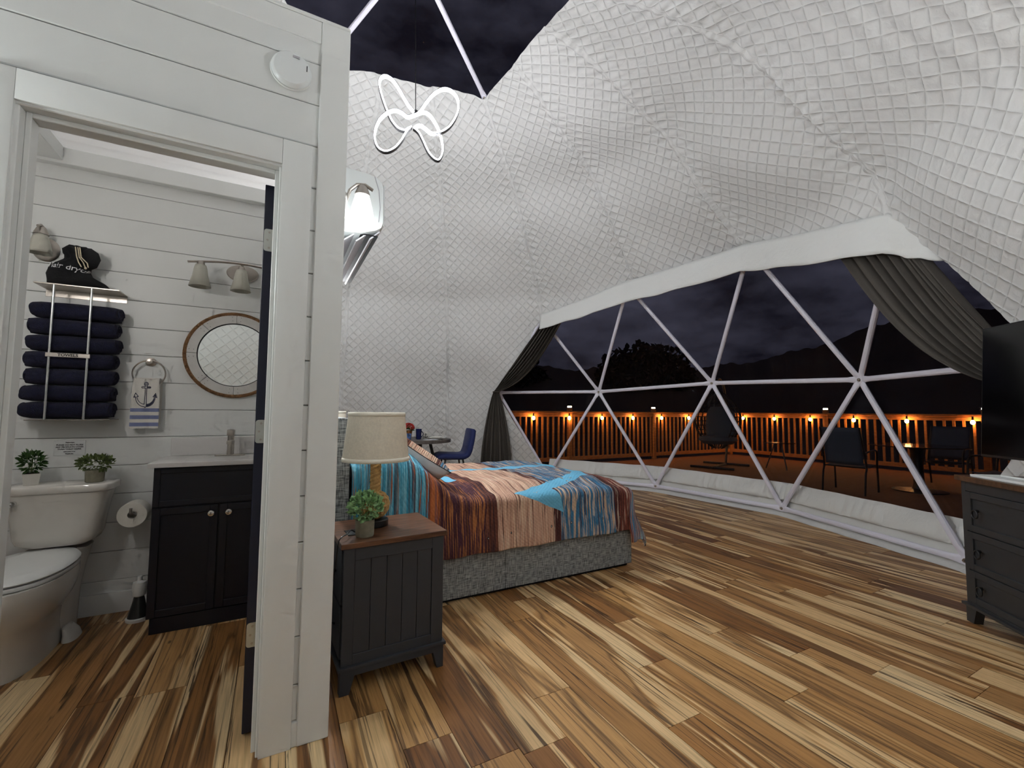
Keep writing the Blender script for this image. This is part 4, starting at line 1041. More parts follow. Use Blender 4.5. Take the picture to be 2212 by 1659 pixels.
for nm, P in wings.items():
    offs = {'upper_left': .03, 'upper_right': -.03, 'lower_left': -.05, 'lower_right': .05}[nm]
    pts = spline([on_plane(780 + x / 7.2125, 140 + y / 7.2125, offs * (1 - abs(2 * i / (len(P) - 1) - 1) ** 4)) for i, (x, y) in enumerate(P)], 8)
    cen = sum(pts, Vector()) / len(pts)
    rings_o, rings_i = [], []
    for i, p in enumerate(pts):
        T = (pts[min(i + 1, len(pts) - 1)] - pts[max(i - 1, 0)]).normalized(); I = PN.cross(T).normalized()
        if i == 0:
            mid = pts[len(pts) // 2]; sgn = 1 if (cen - pts[len(pts) // 3]).dot(PN.cross((pts[len(pts) // 3 + 1] - pts[len(pts) // 3 - 1]).normalized())) > 0 else -1
        I = I * sgn; w2 = PN * .017
        rings_o.append([tuple(p - w2 - I * .005), tuple(p + w2 - I * .005), tuple(p + w2), tuple(p - w2)])
        rings_i.append([tuple(p - w2), tuple(p + w2), tuple(p + w2 + I * .012), tuple(p - w2 + I * .012)])
    wing = MB().loft(rings_o).build('wing', BLACK, pend, 0)
    MB().loft(rings_i).build('light_strip', LED, wing, 0)
    l = bpy.data.lights.new('strip_glow', 'POINT'); l.energy = PENDANT_W; l.color = (.96, .97, 1.0); l.shadow_soft_size = .09
    lo = bpy.data.objects.new('strip_light', l); COL.objects.link(lo); lo.parent = pend; lo.location = cen
cpt = on_plane(780 + 850 / 7.2125, 140 + 745 / 7.2125)
MB().cyl(cpt + Vector((0, 0, .0)), (cpt.x * .3, cpt.y * .3, NODE[0][2] - .03), .004, .004, 8).build('cord', BLACK, pend)
MB().lathe([(.02, -.012), (.02, .012)], c=tuple(cpt)).build('hub', BLACK, pend)

# --- nightstand
ns = thing('nightstand', 'charcoal beadboard nightstand with a walnut top beside the bed', 'nightstand', (.272, 1.975, 0), math.radians(2.6))
NW, ND = .442, .40
MB().rng((-.014, NW + .012), (-.012, ND + .01), (.588, .611), .002).build('top', WALNUT, ns)
MB().rng((.012, NW - .012), (.012, ND - .01), (.105, .588), .002).build('carcass', CHARCOAL, ns)
sf = MB(); sf.rng((0, .045), (0, .012), (.10, .588), .001); sf.rng((NW - .055, NW), (0, .012), (.10, .588), .001); sf.rng((.045, NW - .055), (0, .012), (.535, .588), .001); sf.rng((.045, NW - .055), (0, .012), (.10, .152), .001)
sp = sf.build('side_frame', CHARCOAL, ns)
nb = 5; bw = (NW - .1) / nb
for k in range(nb): MB().rng((.045 + bw * k + .0006, .045 + bw * (k + 1) - .0006), (.006, .014), (.15, .537), .0012).build('bead_board', CHARCOAL, sp)
mo = MB(); mo.rng((-.012, NW + .014), (-.014, ND), (.098, .112), .004); mo.rng((-.004, NW + .004), (-.006, ND), (.07, .098), .001); mo.build('base_moulding', CHARCOAL, ns)
for x0, x1, s_ in ((-.004, .055, 1), (NW - .045, NW + .004, -1)):
    for y0, y1 in ((-.006, .03), (ND - .036, ND)):
        P = [(x0, 0), (x1 - .02, 0), (x1, .072), (x0, .072)] if s_ == 1 else [(x0 + .02, 0), (x1, 0), (x1, .072), (x0, .072)]
        MB().prism(P, y0, y1, axis=1).build('leg', CHARCOAL, ns)
df = MB().rng((-.004, .012), (.03, ND - .03), (.35, .57), .002).rng((-.004, .012), (.03, ND - .03), (.13, .34), .002).build('drawer', CHARCOAL, ns)
for z in (.46, .235): MB().tube([(-.006 - .03 * math.sin(PI * k / 10), .14 + .012 * k, z) for k in range(11)], .005, 6).build('handle', BLACK, df)
MB().rng((.035, .10), (.11, .20), (.610, .6145), .001).build('power_socket', BLACKPL, ns)
ch = MB().tube(spline([Vector(p) for p in ((.335, 2.12, .617), (.315, 2.10, .632), (.29, 2.04, .632), (.255, 2.0, .622), (.243, 1.985, .55), (.235, 2.02, .40), (.238, 2.06, .2))], 6), .0028, 6).build('charging_cable', BLACK)
tag(ch, 'thin black cable trailing over the left edge of the nightstand', 'cable')

# --- table lamp with rope knot
def rope_lamp(label, loc):
    t = thing('table_lamp', label, 'lamp', loc, 0, 'rope knot bedside lamps')
    MB().lathe([(.062, 0), (.065, .004), (.065, .03), (.06, .034), (0, .035)], seg=36).build('base', BLACK, t)
    kb = MB(); R_ = .056
    for ax in range(3):
        for k in range(4):
            off = (k - 1.5) * .019; rr = math.sqrt(max(R_ * R_ - off * off, .0004)) + .004 + .004 * math.sin(ax * 2)
            pts = []
            for i in range(30):
                a = 2 * PI * i / 30; rb = rr + .0035 * math.sin(4 * a + ax * 2 + k); q = [0, 0, 0]; q[ax] = off; q[(ax + 1) % 3] = rb * math.cos(a); q[(ax + 2) % 3] = rb * math.sin(a)
                pts.append(Matrix.Rotation(.6, 3, 'Z') @ Matrix.Rotation(.5, 3, 'X') @ Vector(q) + Vector((0, 0, .098)))
            kb.tube(pts, .0102, 7, closed=True)
    kb.lathe([(0, -.05), (.035, -.036), (.05, 0), (.035, .036), (0, .05)], c=(0, 0, .098))
    kb.build('rope_knot', ROPE, t, 60)
    twisted(lambda u_: (Vector((0, 0, .15 + .2 * u_)), Vector((1, 0, 0)), Vector((0, 1, 0))), 90, .0135, .0135, 3.6, False, 3, 8).build('rope_stem', ROPE, t, 60)
    MB().cyl((0, 0, .34), (0, 0, .47), .012).build('socket', BRONZE, t)
    sh = MB().lathe([(.1565, .315), (.1565, .318), (.132, .543), (.132, .546)], cap=False, seg=64).build('shade', LINEN, t, 60); sh.modifiers.new('thick', 'SOLIDIFY').thickness = .003
    for r0, z0, r1, z1 in ((.1585, .312, .1565, .332), (.1355, .528, .1335, .547)):
        tb = MB().lathe([(r0, z0), (r0 + .001, (z0 + z1) / 2), (r1, z1)], cap=False, seg=64).build('shade_trim', LINEN_T, sh, 60); tb.modifiers.new('thick', 'SOLIDIFY').thickness = .002
    for k in range(3):
        a = 2 * PI * k / 3; MB().cyl((0, 0, .47), (.13 * math.cos(a), .13 * math.sin(a), .54), .0015, .0015, 5).build('shade_spoke', NICKEL, sh)
    return t
rope_lamp('rope-knot lamp with a cream linen shade on the near nightstand', (.440, 2.222, .611))

# --- plant on the nightstand
pn = thing('potted_plant', 'small silver-green leafy plant in a concrete pot on the nightstand', 'plant', (.368, 2.062, .611))
MB().lathe([(.0375, 0), (.039, .004), (.041, .072), (.038, .072), (.037, .06)], seg=32).build('pot', CONC, pn)
MB().lathe([(.037, .06), (0, .062)], seg=20).build('soil', SOIL, pn)
EUC = mat('eucalyptus_leaf', '#93bd84', .45, var=(55, .55))
bushy(420, .07, .068, .058, (0, 0, .126), .022, .018, 9).build('foliage', EUC, pn, 0)
for k in range(6): a = k * 1.05; MB().tube([(0, 0, .06), (.03 * math.cos(a), .03 * math.sin(a), .11), (.05 * math.cos(a), .05 * math.sin(a), .16 + .02 * (k % 3))], .0015, 5).build('stem', LEAF_O, pn)

# --- bed
BX0, BX1, BY0, BY1 = .37, 2.444, 2.60, 4.16
bed = thing('bed', 'bed with grey tweed upholstered base and tall headboard', 'bed', (BX0, BY0, 0))
BLn, BWd = BX1 - BX0, BY1 - BY0
for a, b in ((.0, .984), (.987, BLn)): MB().rng((a, b), (0, .02), (.02, .34), .004).build('base_panel', TWEED, bed)
for a, b in ((.0, .984), (.987, BLn)): MB().rng((a, b), (BWd - .02, BWd), (.02, .34), .004).build('base_panel', TWEED, bed)
MB().rng((BLn - .02, BLn), (.02, BWd - .02), (.02, .34), .004).build('foot_panel', TWEED, bed)
MB().rng((.01, BLn - .025), (.025, BWd - .025), (.0, .335)).build('base_core', NAVYSH, bed)
MB().rng((-.072, 0), (-.03, BWd + .03), (0, 1.123), .012).build('headboard', TWEED, bed)
MB().rng((.01, BLn - .05), (.05, BWd - .05), (.34, .555), .04).build('mattress', SHEET, bed)
# pillows under the quilt
pil = []
def pillow_mesh(w, h, th, n=22):
    def f(s_):
        def g(u_, v_):
            x, y = 2 * u_ - 1, 2 * v_ - 1; e = (1 - x ** 4) * (1 - y ** 4)
            pin = 1 - .10 * (1 - abs(x) ** 2) * abs(y) ** 3; pin2 = 1 - .10 * (1 - abs(y) ** 2) * abs(x) ** 3
            return (x * w / 2 * pin2, y * h / 2 * pin, s_ * th / 2 * max(e, 0) ** .42)
        return g
    return f(1), f(-1), n
for y, lab in ((.40, 'white bed pillow under the quilt on the near side'), (1.16, 'white bed pillow under the quilt on the far side')):
    a, b_, n = pillow_mesh(.44, .66, .15); m_ = MB(); m_.grid(a, n, n); m_.grid(b_, n, n); o = m_.build('bed_pillow', SHEET, None, 70)
    o.location = (BX0 + .27, BY0 + y, .70); o.rotation_euler = (0, math.radians(24), 0); tag(o, lab, 'pillow', 'bed pillows under the quilt')

# quilt
QX0 = BX0 + .015
def topz(x, y):
    hump = .27 * (1 - smoothstep(.28, .72, x - BX0)) * (.85 + .15 * smoothstep(0, .12, x - BX0))
    edge = .05 * (1 - smoothstep(.0, .25, y - BY0)) + .03 * smoothstep(BWd - .2, BWd, y - BY0) + .03 * smoothstep(BLn - .3, BLn, x - BX0)
    return .668 + hump - edge + .006 * np.sin(x * 9 + y * 5) * np.sin(y * 7)
nxq, nyq = 300, 300
OVF, OVN = .40, .40
aX = np.linspace(0, (BX1 - QX0) + OVF, nxq + 1); bY = np.linspace(-OVN, BWd + .35, nyq + 1)
AX, BYg = np.meshgrid(aX, bY)
Xc = QX0 + AX; Yc = BY0 + BYg
rc = .07
def fold(e):                                              # excess length -> (outward, drop) round the edge
    q = np.clip(e / (rc * PI / 2), 0, 1) * PI / 2
    return rc * np.sin(q), rc * (1 - np.cos(q)) + np.maximum(0, e - rc * PI / 2)
ex = np.maximum(0, Xc - (BX1 - .045)); eyn = np.maximum(0, (BY0 + .045) - Yc); eyf = np.maximum(0, Yc - (BY1 - .045)); ey = np.maximum(eyn, eyf); sg = np.where(eyn > 0, -1, 1)
r_ = np.hypot(ex, ey); th = np.arctan2(ey, ex)
ow_, dr = fold(r_)
bxw = np.minimum(Xc, BX1 - .045); byw = np.clip(Yc, BY0 + .045, BY1 - .045)
tz = topz(bxw, byw)
hem = .285
corner = np.sin(2 * th) ** 2 * (ex > 0) * (ey > 0)
scale_dr = np.where(ex > 0, 1.0, np.where(ey > 0, (tz - hem) / .40, 1.0))
scale_dr = np.where((ex > 0), 1.0, scale_dr)
ripple = .012 * np.sin(Xc * 16 + 2 * np.sin(Xc * 5)) * smoothstep(.05, .4, dr) * (ey > 0) + .012 * np.sin(Yc * 15) * smoothstep(.05, .4, dr) * (ex > 0)
dr = dr * (1 - .25 * corner)
flare = ow_ + .16 * dr * corner + ripple + .02 * smoothstep(.1, .4, dr)
px_ = bxw + np.where(r_ > 0, flare * np.cos(th), 0); py_ = byw + np.where(r_ > 0, sg * flare * np.sin(th), 0)
pz_ = tz - dr * scale_dr * np.where(ex > 0, np.where(ey > 0, 1.0, 1.0), 1.0)
# head edge sags a little, cloth end curves down behind the pillows
pz_ = pz_ + .004 * np.sin(Xc * 31) * np.sin(Yc * 27)
Vq = np.stack([px_, py_, pz_], -1).reshape(-1, 3); nxn = nxq + 1
ii, jj = np.meshgrid(np.arange(nxq), np.arange(nyq)); i0 = (jj * nxn + ii).ravel(); Fq = np.stack([i0, i0 + 1, i0 + 1 + nxn, i0 + nxn], 1)
qm = MB(); qm.v = [tuple(p) for p in Vq]; qm.f = [tuple(int(k) for k in f) for f in Fq]
quilt = bpy.data.objects.new('quilt', qm.mesh('quilt', QUILT, 80)); COL.objects.link(quilt)
sol = quilt.modifiers.new('thick', 'SOLIDIFY'); sol.thickness = .010; sol.offset = -1; sol.material_offset = 1; sol.material_offset_rim = 0
quilt.data.materials.append(SHEET)
fattr(quilt, 'bx', Xc.ravel()); fattr(quilt, 'by', (Yc - BY0).ravel() + 1)
qx, qy = Xc.ravel(), Yc.ravel(); dA = np.maximum(np.abs(qy - 3.5) - (.028 + .045 * np.clip((qx - 1.1) / 1.2, 0, 1)), np.abs(qx - 1.65) - .68)
dA = np.minimum(dA, sd_seg(qx, qy, (1.12, 3.02), (1.12, 3.98), .045))
armp = [(2.30, 3.5), (2.35, 3.28), (2.30, 3.06), (2.16, 2.90), (1.98, 2.79), (1.78, 2.71), (1.62, 2.66)]
for sg_ in (1, -1):
    for (xa, ya), (xb, yb), wd in zip(armp, armp[1:], (.075, .07, .062, .055, .048, .042)): dA = np.minimum(dA, sd_seg(qx, qy, (xa, 3.5 + sg_ * (ya - 3.5)), (xb, 3.5 + sg_ * (yb - 3.5)), wd))
    dA = np.minimum(dA, sd_tri(qx, qy, [(1.42, 3.5 - sg_ * .88), (1.73, 3.5 - sg_ * .76), (1.80, 3.5 - sg_ * 1.08)]))
fattr(quilt, 'anc', dA)
nails = np.full(Xc.size, 9.0)
for nx_, ny_ in ((1.21, -.30), (1.38, -.285), (1.69, -.275), (1.86, -.27), (2.13, -.265), (2.30, -.27)):
    nails = np.minimum(nails, np.hypot((Xc.ravel() - nx_) * 1.5, BYg.ravel() - ny_))
fattr(quilt, 'nail', nails)
tag(quilt, 'quilt printed with weathered blue and brown boards and an anchor', 'quilt')

# throw pillow leaning on the head of the bed
a, b_, n = pillow_mesh(.50, .50, .15, 30)
tpw = thing('throw_pillow', 'square throw pillow with board print front and satin back leaning on the bed', 'pillow')
tpw.rotation_mode = 'QUATERNION'
pn_n = Vector((.60, .32, .73)).normalized(); pu = Vector((.70, -.22, -.56)); pu = (pu - pn_n * pu.dot(pn_n)).normalized(); pv = pn_n.cross(pu)
tpw.rotation_quaternion = Matrix((pu, pv, pn_n)).transposed().to_quaternion(); tpw.location = (.80, 2.98, .815)
m_ = MB().grid(a, n, n); o = m_.build('front', QUILT, tpw, 70)
co_ = np.array(m_.v); fattr(o, 'bx', .90 + (co_[:, 0] + .25) * 2.1); fattr(o, 'by', co_[:, 1] + 3); fattr(o, 'anc', np.abs(co_[:, 0] - .09) + np.abs(co_[:, 1]) * .4 - .03); fattr(o, 'nail', np.full(len(co_), 9.0))
MB().grid(b_, n, n).build('back', SATIN, tpw, 70)
rim = [Vector(a(i / n, 0)) for i in range(n)] + [Vector(a(1, i / n)) for i in range(n)] + [Vector(a(1 - i / n, 1)) for i in range(n)] + [Vector(a(0, 1 - i / n)) for i in range(n)]
MB().tube(rim, .0026, 6, closed=True).build('piping', BLACK, tpw)

# far bedside lamp and nightstand behind the headboard
fn = dup(ns, (.272, 4.36, 0), 0.0, 'charcoal nightstand on the far side of the bed', None)
far_lamp = rope_lamp('rope-knot lamp beyond the headboard on the far side of the bed', (.47, 4.56, .611))

# --- dining corner
tb = thing('round_table', 'round grey wood dining table with black legs by the liner wall', 'table', (1.88, 6.5, 0))
MB().lathe([(.47, .700), (.5, .705), (.5, .748), (.496, .752), (0, .752)], seg=64).build('tabletop', TABLETOP, tb)
for k in range(4):
    a = PI / 4 + k * PI / 2 + .45; c_, s_ = math.cos(a), math.sin(a)
    m_ = MB(); w_ = Vector((-s_, c_, 0)) * .065; d_ = Vector((c_, s_, 0))
    top_, bot_ = d_ * .19, d_ * .36
    P = [bot_ - w_ * .8 - d_ * .018, bot_ + w_ * .8 - d_ * .018, bot_ + w_ * .8 + d_ * .018, bot_ - w_ * .8 + d_ * .018]
    Q = [Vector((p.x, p.y, .70)) for p in (top_ - w_ - d_ * .022, top_ + w_ - d_ * .022, top_ + w_ + d_ * .022, top_ - w_ + d_ * .022)]
    m_.loft([[tuple(p) for p in P], [tuple(q) for q in Q]]).build('leg', BLACK, tb)
MB().rng((-.28, .28), (-.03, .03), (.685, .70)).rng((-.03, .03), (-.28, .28), (.685, .70)).build('apron', BLACK, tb)

chn = thing('dining_chair', 'navy velvet tufted dining chair beside the round table', 'chair', (2.40, 6.34, 0), math.radians(172))
def seat_fn(s_):
    prof = [(.25, .46), (.245, .485), (.2, .50), (.05, .495), (-.1, .49), (-.165, .51), (-.2, .56), (-.225, .65), (-.25, .78), (-.262, .86), (-.275, .895)]
    return prof
prof = seat_fn(0); th_ = .045
outl = []
fr_ = [Vector((x, 0, z)) for x, z in prof]
fr_ = spline(fr_, 5)
def ring_at(i):
    T = (fr_[min(i + 1, len(fr_) - 1)] - fr_[max(i - 1, 0)]).normalized(); n = Vector((-T.z, 0, T.x)); n = n if n.dot(Vector((.5, 0, 1))) > 0 else -n
    f_ = i / (len(fr_) - 1); hw = .225 - .02 * abs(2 * f_ - 1) ** 6 * 2 - .015 * f_; k = min(1, min(i, len(fr_) - 1 - i) / 3 + .35); ring = []
    for j in range(28):
        a = 2 * PI * j / 28; ca, sa = math.cos(a), math.sin(a); rr = (abs(ca) ** 6 + abs(sa) ** 3) ** (-1 / 6)
        tuft = 1 - (.18 * max(0, math.cos(f_ * 6 * PI)) ** 6 * max(0, math.cos(ca * 2.2 * PI)) ** 4 if sa > 0 else 0)
        ring.append(tuple(fr_[i] + Vector((0, 1, 0)) * ca * rr * hw + n * sa * min(rr, 1.1) * .042 * k * tuft * 1.25))
    return ring
MB().loft([ring_at(i) for i in range(len(fr_))]).build('seat_shell', VELVET, chn, 60)
for fx, fz, nn_ in ((.05, .53, 0), (-.205, .63, 1), (-.232, .76, 1)):
    for y in (-.09, .09): MB().lathe([(.008, 0), (.006, .004), (0, .005)], M=Matrix.Translation((fx + .036 * nn_, y, fz if not nn_ else fz)) @ Matrix.Rotation(PI / 2 * nn_, 4, 'Y')).build('button', VELVET, chn)
for sx in (-1, 1):
    for sy in (-1, 1): MB().cyl((.02 + sx * .13, sy * .13, .46), (.02 + sx * .2, sy * .2, 0), .014, .009, 10).build('leg', BLACK, chn)
MB().rng((-.12, .18), (-.14, .14), (.445, .462), .002).build('seat_plate', BLACK, chn)

TZ = .752
fp = thing('flower_pot', 'pot of red flowers on the round dining table', 'flowers', (1.745, 6.50, TZ))
MB().lathe([(.035, 0), (.045, .03), (.056, .11), (.058, .125), (.05, .125)], seg=24).build('pot', BRONZE, fp)
r_m = random.Random(4); b = MB()
for i in range(46):
    d = Vector((r_m.gauss(0, 1), r_m.gauss(0, 1), abs(r_m.gauss(.4, .8)))).normalized(); p = Vector((d.x * .078, d.y * .078, .155 + d.z * .068))
    for k in range(5):
        a = k * 2 * PI / 5; q = d.to_track_quat('Z', 'Y').to_matrix() @ Vector((math.cos(a), math.sin(a), .3)) * .016
        b.lathe([(0, -.006), (.010, 0), (.006, .006), (0, .008)], c=tuple(p + q), seg=6)
b.build('blossoms', RED_FL, fp, 50)
bushy(60, .06, .06, .03, (0, 0, .13), .04, .02, 21).build('leaves', LEAF_D, fp, 0)
def mug(name, label, loc, r0, r1, h, m, ang, handle=True):
    t = thing(name, label, 'mug', loc, ang, 'mugs on the dining table')
    MB().lathe([(r0 * .92, 0), (r0, .004), (r1, h), (r1 - .004, h), (r0 - .005, .008), (0, .008)], seg=28).build('cup', m, t)
    if handle: MB().tube([((r0 + r1) / 2 - .004 + .03 * math.sin(PI * k / 8), 0, h * (.82 - .62 * k / 8)) for k in range(9)], .0055, 7).build('handle', m, t)
    return t
mug('mug', 'tall navy mug standing by the flowers on the dining table', (1.855, 6.34, TZ), .036, .043, .15, NAVYC, -.1)
wm = mug('mug', 'white mug with a black anchor on the dining table', (1.985, 6.42, TZ), .036, .038, .105, WHITEPOT, .0)
am = MB(); am.rng((-.004, .004), (-.002, 0), (.02, .085)); am.rng((-.018, .018), (-.002, 0), (.066, .072)); am.tube([(.026 * math.cos(PI + PI * i / 10), -.001, .045 + .026 * math.sin(PI + PI * i / 10)) for i in range(11)], .004, 5)
ao = am.build('anchor_print', INK, wm, 0); ao.location = (-.012, -.041, 0); ao.rotation_euler = (0, 0, -.2)
mug('mug', 'blue and white patterned mug at the table edge behind the lamp', (1.70, 6.33, TZ), .038, .042, .085, mat('blue_patterned_glaze', '#4d6a9c', .3, var=(60, .9)), 2.8)
gg = thing('drinking_glass', 'slim clear drinking glass behind the navy mug', 'glass', (1.90, 6.60, TZ))
MB().lathe([(.025, 0), (.03, .004), (.034, .17), (.0325, .17), (.028, .008), (0, .008)], seg=24).build('tumbler', GLASS, gg)
wg = thing('wine_glass', 'clear stemmed wine glass in front of the red flowers', 'glass', (1.62, 6.42, TZ))
MB().lathe([(.034, 0), (.034, .003), (.005, .008), (.004, .08), (.02, .095), (.036, .13), (.034, .19), (.032, .19), (.034, .13), (.018, .1), (0, .09)], seg=24).build('goblet', GLASS, wg)
for k, (lab, r_p) in enumerate((('white dinner plate under the smaller plate on the dining table', .13), ('white side plate stacked on the dinner plate', .105))):
    o = MB().lathe([(r_p * .55, 0), (r_p * .6, .003), (r_p, .016), (r_p - .002, .019), (r_p * .6, .008), (0, .007)], seg=40).build('plate', CERAMIC); o.location = (2.12, 6.30, TZ + .014 * k); tag(o, lab, 'plate', 'plates on the dining table')
o = MB().rng((-.1, .1), (-.05, .05), (0, .006), .002).build('napkin', SHEET); o.location = (1.97, 6.13, TZ); o.rotation_euler = (0, 0, .2); tag(o, 'folded white napkin at the front edge of the dining table', 'napkin')

# --- curtains
def curtain(label, top, tie, tie_w, bottom, folds, sag, n_in, name='curtain'):
    """top: list of points along the rod; gathers at tie, then falls to the bottom line"""
    t = thing(name, label, 'curtain', tuple(tie), 0, 'tied-back grey window curtains')
    tv = [Vector(p) - Vector(tie) for p in top]; bv = [Vector(p) - Vector(tie) for p in bottom]; nin = Vector(n_in)
    def along(P, s_):
        f_ = s_ * (len(P) - 1); k = min(int(f_), len(P) - 2); return P[k].lerp(P[k + 1], f_ - k)
    tw_ = Vector(tie_w)
    def up_fn(u_, v_):
        a = along(tv, u_); b = tw_ * (u_ - .5); p = a.lerp(b, v_)
        p = p + Vector((0, 0, -sag[0] * math.sin(PI * v_) * (1 - u_) - sag[1] * math.sin(PI * v_) * u_))
        amp = .05 * (1 - .72 * v_); p = p + nin * (.05 + amp * math.sin(u_ * folds * 2 * PI + .6 * math.sin(v_ * 3)) + .012 * math.sin(u_ * folds * 4.3 * PI + v_ * 4))
        return tuple(p)
    def dn_fn(u_, v_):
        a = tw_ * (u_ - .5); b = along(bv, u_); w_ = math.sin(min(1, v_ * 1.0) * PI / 2) ** .8; p = Vector((0, 0, 0)); h_ = a.lerp(b, w_); z_ = a.z + (b.z - a.z) * v_
        p = Vector((h_.x, h_.y, z_)); amp = .012 + .028 * v_
        return tuple(p + nin * (.05 + amp * math.sin(u_ * folds * 2 * PI) + .008 * math.sin(u_ * folds * 5 * PI + 1)))
    MB().grid(up_fn, 150, 40).build('swag', CURTAIN, t, 80).modifiers.new('thick', 'SOLIDIFY').thickness = .004
    MB().grid(dn_fn, 150, 30).build('tail', CURTAIN, t, 80).modifiers.new('thick', 'SOLIDIFY').thickness = .004
    m_ = MB(); r_t = tw_.length / 2 + .012; d_ = tw_.normalized(); pts = [d_ * r_t * math.cos(2 * PI * k / 24) + nin * (.055 + .045 * math.sin(2 * PI * k / 24)) for k in range(24)]
    m_.tube(pts, .009, 6, closed=True).build('tie_band', CURTAIN, t)
    return t
def nodein(i, d): 
    P = Vector(NODE[i]); c = Vector((DCX, DCY, P.z)); return P + (c - P).normalized() * d
L3, L6, L18 = nodein(3, .0), nodein(6, .0), nodein(18, .20)
lt = [L3.lerp(L6, f) + Vector((0, 0, -.10)) for f in (.0, .1, .2, .3)]
c18 = (Vector((DCX, DCY, 1.5)) - L18).normalized(); tan18 = Vector((-c18.y, c18.x, 0))
lb = [Vector((L18.x, L18.y, .01)) - tan18 * (-.28), Vector((L18.x, L18.y, .01)), Vector((L18.x, L18.y, .01)) - tan18 * .27]
if (Vector(lb[0]) - L6).length < (Vector(lb[2]) - L6).length: tan18 = -tan18; lb = lb[::-1]
curtain('grey curtain tied back at the left end of the window beside the dining chair', lt, L18, (lb[2] - lb[0]).normalized() * .09, lb, 6.5, (.0, .25), tuple(c18))
R8, R9, R86 = nodein(8, -.06), nodein(9, -.05), nodein(86, .13)
rt_top = [R8.lerp(R9, .68) + Vector((0, 0, -.14)), R8.lerp(R9, .85) + Vector((0, 0, -.14)), R9 + Vector((0, 0, -.14)), R9.lerp(R86, .2) + Vector((0, 0, -.14))]
R86t = R86 + Vector((0, 0, -.25))
c86 = (Vector((DCX, DCY, R86t.z)) - R86t).normalized(); tan86 = Vector((-c86.y, c86.x, 0))
rb = [Vector((R86.x, R86.y, .01)) + tan86 * .22, Vector((R86.x, R86.y, .01)), Vector((R86.x, R86.y, .01)) - tan86 * .22]
curtain('grey curtain swept back behind the television', rt_top, R86t, tan86 * .12 + Vector((0, 0, -.06)), rb, 8.0, (.30, .02), tuple(c86))

# --- dresser, frame of reference along its front
e1 = Vector((-.655, -.756, 0)).normalized()
dz = thing('dresser', 'dark charcoal dresser with ring-pull drawers and a walnut top', 'dresser', (3.519, 1.043, 0), math.atan2(e1.y, e1.x))
# local x runs along the front away from the window, local -y is into the wall... choose +y towards the wall
sgn_y = 1 if Vector((-e1.y, e1.x, 0)).dot(Vector((.756, -.655, 0))) > 0 else -1
def yr(a, b): return (min(a * sgn_y, b * sgn_y), max(a * sgn_y, b * sgn_y))
DW, DD, DH = 1.10, .34, .82
MB().rng((-.02, DW + .02), yr(-.02, DD), (DH - .03, DH), .004).build('top', DTOP, dz)
MB().rng((0, DW), yr(.02, DD), (.10, DH - .03), .002).build('carcass', DRESSER_M, dz)
fr = MB(); fr.rng((0, .03), yr(0, .022), (.1, DH - .03), .001); fr.rng((DW - .03, DW), yr(0, .022), (.1, DH - .03), .001); fr.rng((.03, DW - .03), yr(0, .022), (.735, DH - .03), .001); fr.rng((DW / 2 - .015, DW / 2 + .015), yr(0, .022), (.1, .735), .001)
fr.rng((.03, DW - .03), yr(0, .022), (.1, .115), .001); fr.build('face_frame', DRESSER_M, dz)
MB().rng((-.018, DW + .018), yr(-.018, DD), (.088, .104), .004).build('base_moulding', DRESSER_M, dz)
for x0, x1, s_ in ((-.004, .07, 1), (DW - .07, DW + .004, -1)):
    for ya, yb in ((-.004, .04), (DD - .05, DD)):
        P = [(x0, 0), (x1 - .025, 0), (x1, .09), (x0, .09)] if s_ == 1 else [(x0 + .025, 0), (x1, 0), (x1, .09), (x0, .09)]
        q = yr(ya, yb); MB().prism(P, q[0], q[1], axis=1).build('leg', DRESSER_M, dz)
for z0, z1 in ((.515, .732), (.30, .51), (.118, .295)):
    for x0, x1 in ((.033, DW / 2 - .018), (DW / 2 + .018, DW - .033)):
        dr_ = MB(); rl = .035
        dr_.rng((x0, x0 + rl), yr(-.004, .016), (z0, z1), .0015); dr_.rng((x1 - rl, x1), yr(-.004, .016), (z0, z1), .0015)
        dr_.rng((x0 + rl, x1 - rl), yr(-.004, .016), (z0, z0 + rl), .0015); dr_.rng((x0 + rl, x1 - rl), yr(-.004, .016), (z1 - rl, z1), .0015); dr_.rng((x0 + rl, x1 - rl), yr(.006, .014), (z0 + rl, z1 - rl))
        do = dr_.build('drawer', DRESSER_M, dz)
        for kx in (x0 + .085, x1 - .085):
            zc = (z0 + z1) / 2; kb = MB(); y_ = -.004 * sgn_y
            kb.cyl((kx, y_, zc + .012), (kx, y_ - .014 * sgn_y, zc + .012), .009, .009, 12)
            kb.tube([(kx + .02 * math.cos(2 * PI * k / 18), y_ - .016 * sgn_y, zc - .006 + .022 * math.sin(2 * PI * k / 18)) for k in range(18)], .0042, 6, closed=True)
            kb.build('ring_pull', BLACK, do)
# white tray on it
Md = Matrix.Translation((3.519, 1.043, DH)) @ Matrix.Rotation(math.atan2(e1.y, e1.x), 4, 'Z')
ty = thing('white_tray', 'flat white glossy tray lying on the dresser top', 'tray', tuple(Md @ Vector((.07, .0 * sgn_y, 0))), math.atan2(e1.y, e1.x) + .05)
MB().rng((0, .34), yr(0, .15), (0, .006), .002).build('tray_base', WHITE2, ty)
rimt = MB(); rimt.rng((0, .34), yr(0, .008), (.006, .014), .001); rimt.rng((0, .34), yr(.142, .15), (.006, .014), .001); rimt.rng((0, .008), yr(.008, .142), (.006, .014), .001); rimt.rng((.332, .34), yr(.008, .142), (.006, .014), .001); rimt.build('tray_rim', WHITE2, ty)
